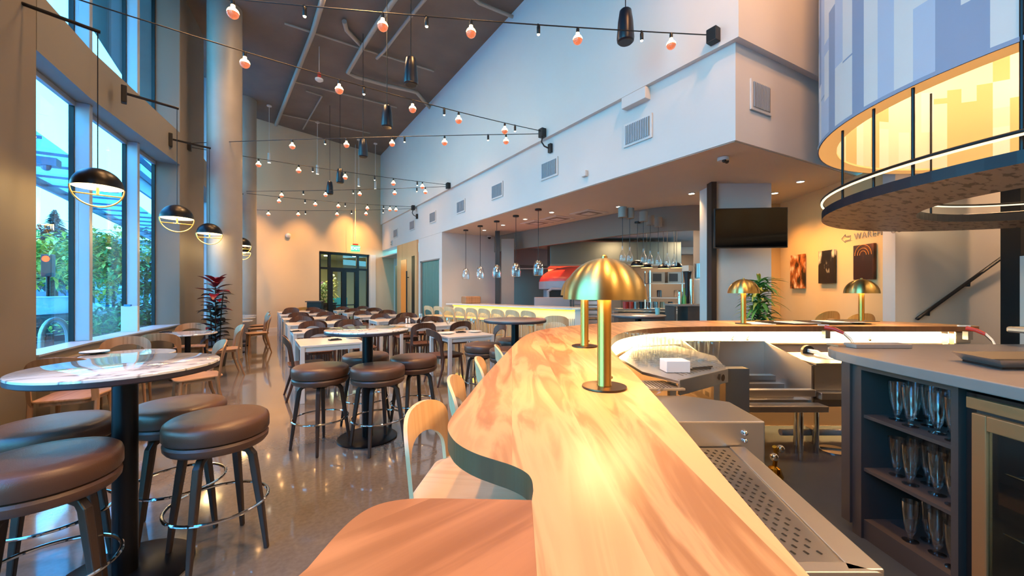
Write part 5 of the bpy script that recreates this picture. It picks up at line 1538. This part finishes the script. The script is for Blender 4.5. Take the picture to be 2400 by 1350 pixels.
# ------------------------------------------------------------------ lobby contents and host stand
def lp3(s, off, z=0): q = lob(s, off); return Vector((q.x, q.y, z))
t = thing('host_stand', 'dark host stand before the end wall left of the glass doors', 'stand', D(738, 14.25, 0), -TH + .2)
MB().box((0, 0, 1.04), (.55, .4, .04)).build('top', M['cabinet'], t); MB().box((0, .05, .52), (.48, .3, 1.02)).build('carcass', M['black'], t)
t = thing('lobby_cabinet', 'dark cabinet in the lobby seen through the left door pane', 'cabinet', lp3(2.45, .75), A_)
MB().box((.1, 0, .45), (.9, .4, .9)).build('carcass', M['legdark'], t); MB().box((.1, 0, .92), (.96, .45, .04)).build('top', M['black'], t)
for s_, o_, nm, lb_, mm, n_, L, z0, z1 in ((2.85, 1.3, 'lobby_plant', 'leafy green plant in the lobby behind the left glass door', 'leafg', 160, .35, .5, 1.7), (3.35, 1.6, 'lobby_orchid', 'white flowered plant in a tall black vase behind the right glass door', 'leafy', 50, .3, 1.0, 1.9)):
    t = thing(nm, lb_, 'potted plant', lp3(s_, o_))
    MB().lathe([(0, 0), (.14, 0), (.2, .5), (.14, .9 if nm == 'lobby_orchid' else .55), (0, .5)], 24).build('pot', M['black'], t, smooth=True)
    b = MB()
    for i in range(n_):
        z = z0 + (z1 - z0) * rp_.random(); a = rp_.uniform(0, 6.28)
        leaf(b, Vector((.15 * math.cos(a) * rp_.random(), .15 * math.sin(a), z)), Vector((math.cos(a), math.sin(a), rp_.uniform(0, 1))), L * rp_.uniform(.6, 1.2), .08, .5)
    b.build('foliage', M[mm], t)
    if nm == 'lobby_orchid':
        b = MB()
        for i in range(10): b.sphere((rp_.uniform(-.12, .12), rp_.uniform(-.1, .1), 1.45 + .07 * i), .05, 8, 6)
        b.build('flowers', M['paper'], t, smooth=True)
t = thing('pink_orchid', 'pink orchid on the dark lobby cabinet at the left door edge', 'flower', lp3(2.32, .72, .94))
MB().lathe([(0, 0), (.07, 0), (.08, .14), (0, .14)], 16).build('pot', M['paper'], t)
b = MB(); [leaf(b, Vector((0, 0, .14)), Vector((math.cos(i), math.sin(i), .8)), .22, .06, .6) for i in range(7)]; b.build('foliage', M['leafg'], t)
b = MB(); b.tube([(0, 0, .14), (.02, 0, .6), (-.15, 0, .78)], .006, 5)
[b.sphere((-.22 + .05 * i, rp_.uniform(-.05, .05), .70 + .12 * math.sin(i)), .04, 8, 6, m=1) for i in range(9)]; b.build('flowers', [M['leafg'], M['orchid']], t, smooth=True)
tag(MB().box(lp3(4.1, 2.6, .55), (.9, .1, 1.1), A_).build('teal_screen', M['teal_wall']), 'teal panel in the lobby seen through the right sidelight', 'panel')
for i, (s_, o_) in enumerate(((2.6, 1.4), (3.2, 1.0), (3.5, 2.4), (4.4, 1.6))):
    p = lp3(s_, o_, 2.99)
    tag(MB().lathe([(0, 0), (.1, 0), (.1, .02), (0, .02)], 20, (0, 0, -.02)).build('lobby_downlight', M['down'], loc=p), 'round ceiling light in the lobby beyond the doors, %s' % ORD[i], 'downlight', 'lobby ceiling lights')
light('AREA', 'lobby_light', lp3(3.4, 2.0, 2.9), 110, 'ffe0a0', 1.5)
# ------------------------------------------------------------------ tableware
def plate_mb(): return MB().lathe([(0, 0), (.075, 0), (.12, .012), (.122, .015), (.075, .006), (0, .005)], 32)
plate0 = [None]
def plate(px, py, label, m='china', z=.741):
    o = plate_mb().build('plate', M[m], loc=P(px, py, z), smooth=True); tag(o, label, 'plate', 'plates on the tables')
def napkin(px, py, label, rz=.2, z=.741):
    o = MB().box((0, 0, .006), (.16, .11, .012)).tube([(-.05, 0, .016), (.05, .01, .018)], .006, 6).build('napkin', M['linen'], loc=P(px, py, z)); o.rotation_euler = (0, 0, rz)
    tag(o, label, 'napkin', 'black napkins on the tables')
napkin(785, 797, 'black napkin on the nearest white table of the left column', .1)
plate(832, 792, 'white plate on the nearest white table, behind the bar table column')
plate(1047, 782, 'left white plate on the white table beside the wooden bar')
plate(1113, 778, 'right white plate on the white table beside the wooden bar')
napkin(1080, 779, 'black napkin between two plates on the white table beside the bar', -.3)
wg(P(1050, 772, .741), 'wine glass at the back edge of the white table beside the bar')
wg(P(1107, 773, .741), 'wine glass beside the right plate on the white table near the bar')
napkin(956, 757, 'dark tray under the white shakers on the second right table')
t = thing('salt_shakers', 'pair of white salt and pepper mills on a dark tray, second right table', 'shakers', P(956, 757, .754))
for x in (-.03, .03): MB().lathe([(0, 0), (.02, 0), (.016, .05), (.021, .07), (.012, .1), (0, .105)], 14, (x, 0, 0)).build('shaker', M['china'], t, smooth=True)
wg(P(986, 758, .741), 'wine glass right of the white shakers on the second right table')
plate(1005, 757, 'white plate on the second right table behind the wine glass')
napkin(694, 777, 'black napkin at the left end of the second left table'); napkin(683, 752, 'black napkin at the left end of the third left table')
napkin(840, 748, 'black napkin near the middle of the third left table', .4)
plate(222, 828, 'dark rimmed plate on the small window table behind the nearest bar table', 'spk'); plate(222, 826, 'white plate stacked on the dark plate at the window table', 'china', .757)
napkin(388, 779, 'black napkin at the left edge of the second window table')
q = Vector((-1.66, 8.45, .8))
t = thing('sill_board', 'pale cardboard panel leaning on the window sill with a blue clip', 'board', q, -TH)
MB().box((0, 0, .2), (.26, .02, .4)).build('panel', M['board'], t); MB().box((-.03, 0, .41), (.1, .03, .03)).build('clip', mat('blue_clip', '2f6fd0', .4), t)
# ------------------------------------------------------------------ outside the windows
struct(MB().bx(-120, 20, -40, 140, -.5, -.2).build('ground_outside', M['side']), 'pale pavement outside the windows')
struct(MB().prism([(-30, 13), (2, 33), (6, 27), (-24, 7)], -.2, -.19).build('ground_road', M['road']), 'road outside the windows')
def tree(name, label, loc, zc, rx, rz, n, ms, lsz, trunk=.12, seed=1, h0=0, grp='trees outside the windows'):
    r = random.Random(seed)
    t = thing(name, label, 'tree', loc, 0, grp)
    if trunk: MB().tube([(0, 0, -.2), (.05, 0, zc * .5), (0, .05, zc + rz * .3)], [trunk, trunk * .7, trunk * .3], 8).build('trunk', M['bark'], t, smooth=True)
    b = MB()
    for i in range(n):
        while True:
            v = Vector((r.uniform(-1, 1), r.uniform(-1, 1), r.uniform(-1, 1)))
            if v.length < 1: break
        k = .8 + .35 * math.sin(v.x * 7 + seed) * math.sin(v.z * 6)
        c = Vector((v.x * rx * k, v.y * rx * k, zc + v.z * rz * k))
        leaf(b, c, Vector((r.uniform(-1, 1), r.uniform(-1, 1), r.uniform(-.6, .6))), lsz * r.uniform(.6, 1.3), lsz * .55, .2, r.randrange(len(ms)), 2)
    b.build('foliage', [M[q_] for q_ in ms], t)
tree('street_tree', 'young yellow and orange street tree outside the second window', D(248, 13.5, 0), 2.5, 1.15, 1.35, 2600, ['leafy', 'leafo', 'leafy', 'leafg'], .2, .06, 2)
tree('street_tree', 'green street tree behind the red signal outside the first window', D(120, 24, 0), 3.3, 3.6, 1.6, 3000, ['leafg', 'leafy', 'leafy'], .42, .16, 3)
tree('street_tree', 'green street tree farther off between the windows', D(215, 30, 0), 3.6, 3.4, 2.4, 2400, ['leafg', 'leafd', 'leafy'], .5, .18, 4)
tree('street_tree', 'dark green tree beyond the third window', D(340, 22, 0), 2.6, 2.2, 2.3, 2200, ['leafg', 'leafd'], .36, .15, 5)
tree('garden_bush', 'dense green bush just outside the second window', D(285, 9.6, 0), .45, 1.0, .85, 2200, ['leafg', 'leafg', 'leafd'], .15, 0, 6)
tree('garden_bush', 'lower green shrub outside between the second and third windows', D(232, 10.8, 0), .3, .9, .7, 1300, ['leafg', 'leafd', 'leafy'], .15, 0, 7)
tree('garden_bush', 'green shrub outside the third window', D(345, 10.5, 0), .6, .9, .95, 1500, ['leafg', 'leafd'], .16, 0, 8)
t = thing('conifer_tree', 'tall blue green conifer rising behind the street trees', 'tree', D(128, 42, 0))
MB().tube([(0, 0, -.2), (0, 0, 9.8)], [.3, .05], 8).build('trunk', M['bark'], t)
b = MB(); r = random.Random(5)
for i in range(700):
    f_ = r.random() ** .8; z = 2 + 8 * f_; R_ = 3.4 * (1 - f_) ** .8 + .15; a = r.uniform(0, 6.28)
    leaf(b, Vector((0, 0, z)), Vector((math.cos(a), math.sin(a), -.05)), R_ * r.uniform(.7, 1.1), .6 * (1 - f_) + .2, .3, 0, 4)
b.build('foliage', M['conif'], t)
t = thing('conifer_tree', 'smaller conifer left of the tall one behind the trees', 'tree', D(92, 45, 0))
b = MB()
for i in range(400):
    f_ = r.random() ** .8; z = 2 + 7 * f_; R_ = 2.6 * (1 - f_) ** .8 + .15; a = r.uniform(0, 6.28)
    leaf(b, Vector((0, 0, z)), Vector((math.cos(a), math.sin(a), -.05)), R_ * r.uniform(.7, 1.1), .5 * (1 - f_) + .2, .3, 0, 4)
b.build('foliage', M['conif'], t)
for i, (px, Z, w_, h_) in enumerate(((170, 70, 20, 10.5), (265, 62, 16, 9.5), (345, 58, 14, 8))):
    t = thing('far_building', 'distant blue grey office building outside, %s from the left' % ORD[i], 'building', D(px, Z, -.2), .3, 'distant buildings')
    MB().box((0, 0, h_ / 2), (w_, 8, h_)).build('wall', M['bld'], t)
    for q in range(3): MB().box((0, -4.05, 2 + q * 2.6), (w_ * .9, .1, 1.1)).build('window_band', M['carg'], t)
# car seen from behind
t = thing('car', 'dark car with red tail lights on the road outside the first window', 'car', D(112, 12.2, -.19), -.35)
MB().prism([(-.92, -2.1), (.92, -2.1), (.95, 2.1), (-.95, 2.1)], .35, .95).build('body', M['carp'], t, bevel=.1, seg=3)
b = MB(); b.add([(-.85, -1.9, .95), (.85, -1.9, .95), (.85, 1.0, .95), (-.85, 1.0, .95), (-.66, -1.3, 1.45), (.66, -1.3, 1.45), (.66, .4, 1.45), (-.66, .4, 1.45)], [(0, 1, 5, 4), (1, 2, 6, 5), (2, 3, 7, 6), (3, 0, 4, 7), (4, 5, 6, 7)])
b.build('cabin', M['carg'], t, bevel=.05)
for s in (-1, 1):
    MB().box((s * .68, -2.11, .78), (.34, .06, .13)).build('tail_light', M['tail'], t)
    for y in (-1.35, 1.35): MB().lathe([(0, -.1), (.33, -.1), (.33, .1), (0, .1)], 20, (s * .84, y, .33), M=Matrix.Rotation(PI / 2, 3, 'Y')).build('wheel', M['black'], t)
for (px, py, Z, m_, l) in ((113, 607, 15, 'sigr', 'traffic signal showing red outside the first window'), (266, 602, 17, 'sigg', 'traffic signal showing green in front of the yellow tree')):
    z = HC + (YH - py) / F * Z
    t = thing('traffic_signal', l, 'traffic light', D(px, Z, 0), -TH + .3, 'traffic lights outside')
    MB().tube([(0, 0, -.2), (0, 0, z - .5)], .06, 8).build('pole', M['blackm'], t)
    MB().box((0, 0, z - .25), (.32, .22, .85)).build('housing', M['black'], t, bevel=.03)
    MB().lathe([(0, -.02), (.11, -.02), (.11, 0), (0, 0)], 20, (0, -.12, z), M=Matrix.Rotation(PI / 2, 3, 'X')).build('lit_lens', M[m_], t)
t = thing('bike_rack', 'grey steel hoop bike rack outside the first window', 'bike rack', (0, 0, 0))
q0, q1 = D(96, 6.6, 0), D(160, 6.9, 0); c_ = (q0 + q1) / 2; u_ = (q1 - q0) / 2
MB().tube([q0 + Vector((0, 0, -.2))] + [c_ + u_ * math.cos(PI - PI * i / 12) + Vector((0, 0, .62 + .33 * math.sin(PI * i / 12))) for i in range(13)] + [q1 + Vector((0, 0, -.2))], .04, 10).build('hoop', M['kbox'], t, smooth=True)
t = thing('planter_bench', 'low dark slatted barrier along the pavement outside', 'barrier')
a_, b_ = D(60, 8.2, 0), D(300, 10.2, 0)
for z in (.05, .32): MB().slab(a_, b_, .08, z, z + .13).build('rail', M['blackm'], t)
for i in range(6):
    p = a_.lerp(b_, i / 5); MB().box((p.x, p.y, .15), (.1, .1, .7)).build('post', M['blackm'], t)
# glass canopy outside
t = thing('glass_canopy', 'glass and steel canopy outside above the lower windows', 'canopy')
MB().bx(-3.5, -2.45, 4.2, 24, 3.55, 3.565).build('glass_panes', M['canopy'], t)
for i in range(22):
    y = 4.4 + i * .9
    MB().bx(-3.5, -2.45, y - .012, y + .012, 3.51, 3.55).build('purlin', M['slat'], t)
MB().bx(-3.54, -3.48, 4.2, 24, 3.45, 3.6).build('edge_beam', M['slat'], t)
for i, y in enumerate((5.3, 7.1, 9.0)):
    MB().box((-2.75, y, 3.42), (.35, .2, .12)).sphere((-2.7, y - .04, 3.34), .06, 10, 8).build('canopy_fitting', M['slat'], t)
t = thing('outside_louvre', 'blue louvred facade seen through the upper windows', 'louvred facade')
a_, b_ = D(330, 15, 0), D(425, 21, 0)
for i in range(26):
    MB().slab(a_, b_, .25, 6.0 + i * .55, 6.26 + i * .55).build('louvre', M['slat'], t)
MB().slab(a_ + Vector((-.3, .3, 0)), b_ + Vector((-.3, .3, 0)), .1, 5.5, 20.5).build('backing', M['bld'], t)
# ------------------------------------------------------------------ lights of the hall, with added fill
for a_, b_, z0, z1 in ((GLA[2], GLA[5], .8, 3.85), (GLA[2], GLA[5], 4.46, ZC), (GLA2[0], GLA2[3], .8, 3.85), (GLA2[0], GLA2[3], 4.46, ZC), ((-2.28, -.6), (-2.28, 3.4), .5, ZC)):
    portal(a_, b_, z0, z1)
for x, y, en in ((.2, 2.2, 420), (1.8, 1.0, 380), (.6, 4.6, 420), (2.6, 4.8, 300), (1.0, 7.6, 420), (2.8, 8.4, 350), (1.2, 11.0, 420), (2.9, 11.6, 350), (1.6, 13.9, 350), (3.8, -1.2, 300), (-.6, 6.2, 260), (-.5, 8.8, 200)):
    light('SPOT', 'overhead_or_fill_spot', (x, y, 7.1), en * 1.25, 'ffbe7a', .12, (0, 0, 0), ang=1.3, blend=.9)
for tx, ty, tz, x, y, en in ((5.3, 2.33, 4.3, 3.0, .7, 260), (6.3, 2.25, 4.3, 3.6, 1.2, 200)):
    aim(light('SPOT', 'overhead_or_fill_spot', (x, y, 6.95), en, 'ffb878', .12, (0, 0, 0), ang=1.5, blend=.9), (tx, ty, tz))  # added fill spots that warm the bulkhead's side face, no real fixtures
aim(light('SPOT', 'stair_wall_fill', C(7.3, 4.4, 5.2), 330, 'ffc894', .1, (0, 0, 0), ang=1.6, blend=.9), C(6.3, 5.4, 1.6))  # added fill spot to brighten the stair wall
for x, y, en in ((1, 8, 60), (5, -2.5, 150), (1.0, -2.5, 90)):
    light('AREA', 'ceiling_fill', (x, y, 7.1), en * 1.2, 'ffcb90', .8)  # added soft fill under the ceiling, not actual lamps
# ------------------------------------------------------------------ picture settings
S.view_settings.view_transform = 'Standard'
S.view_settings.look = 'None'
S.view_settings.gamma = 1
S.view_settings.use_curve_mapping = False
S.view_settings.exposure = 0.72
cy = S.cycles
cy.use_denoising = True
cy.use_adaptive_sampling = True; cy.adaptive_threshold = .08
cy.max_bounces = 5; cy.diffuse_bounces = 3; cy.glossy_bounces = 3; cy.transmission_bounces = 2; cy.transparent_max_bounces = 40
cy.caustics_reflective = False; cy.caustics_refractive = False
cy.sample_clamp_indirect = 4
for k_ in ('tinybulb', 'bulbtop', 'bulbbot', 'cream', 'fill', 'led', 'ledy', 'down', 'exit', 'exitw', 'tail', 'orchid', 'door_glow', 'sigr', 'sigg'):
    M[k_].cycles.emission_sampling = 'NONE'
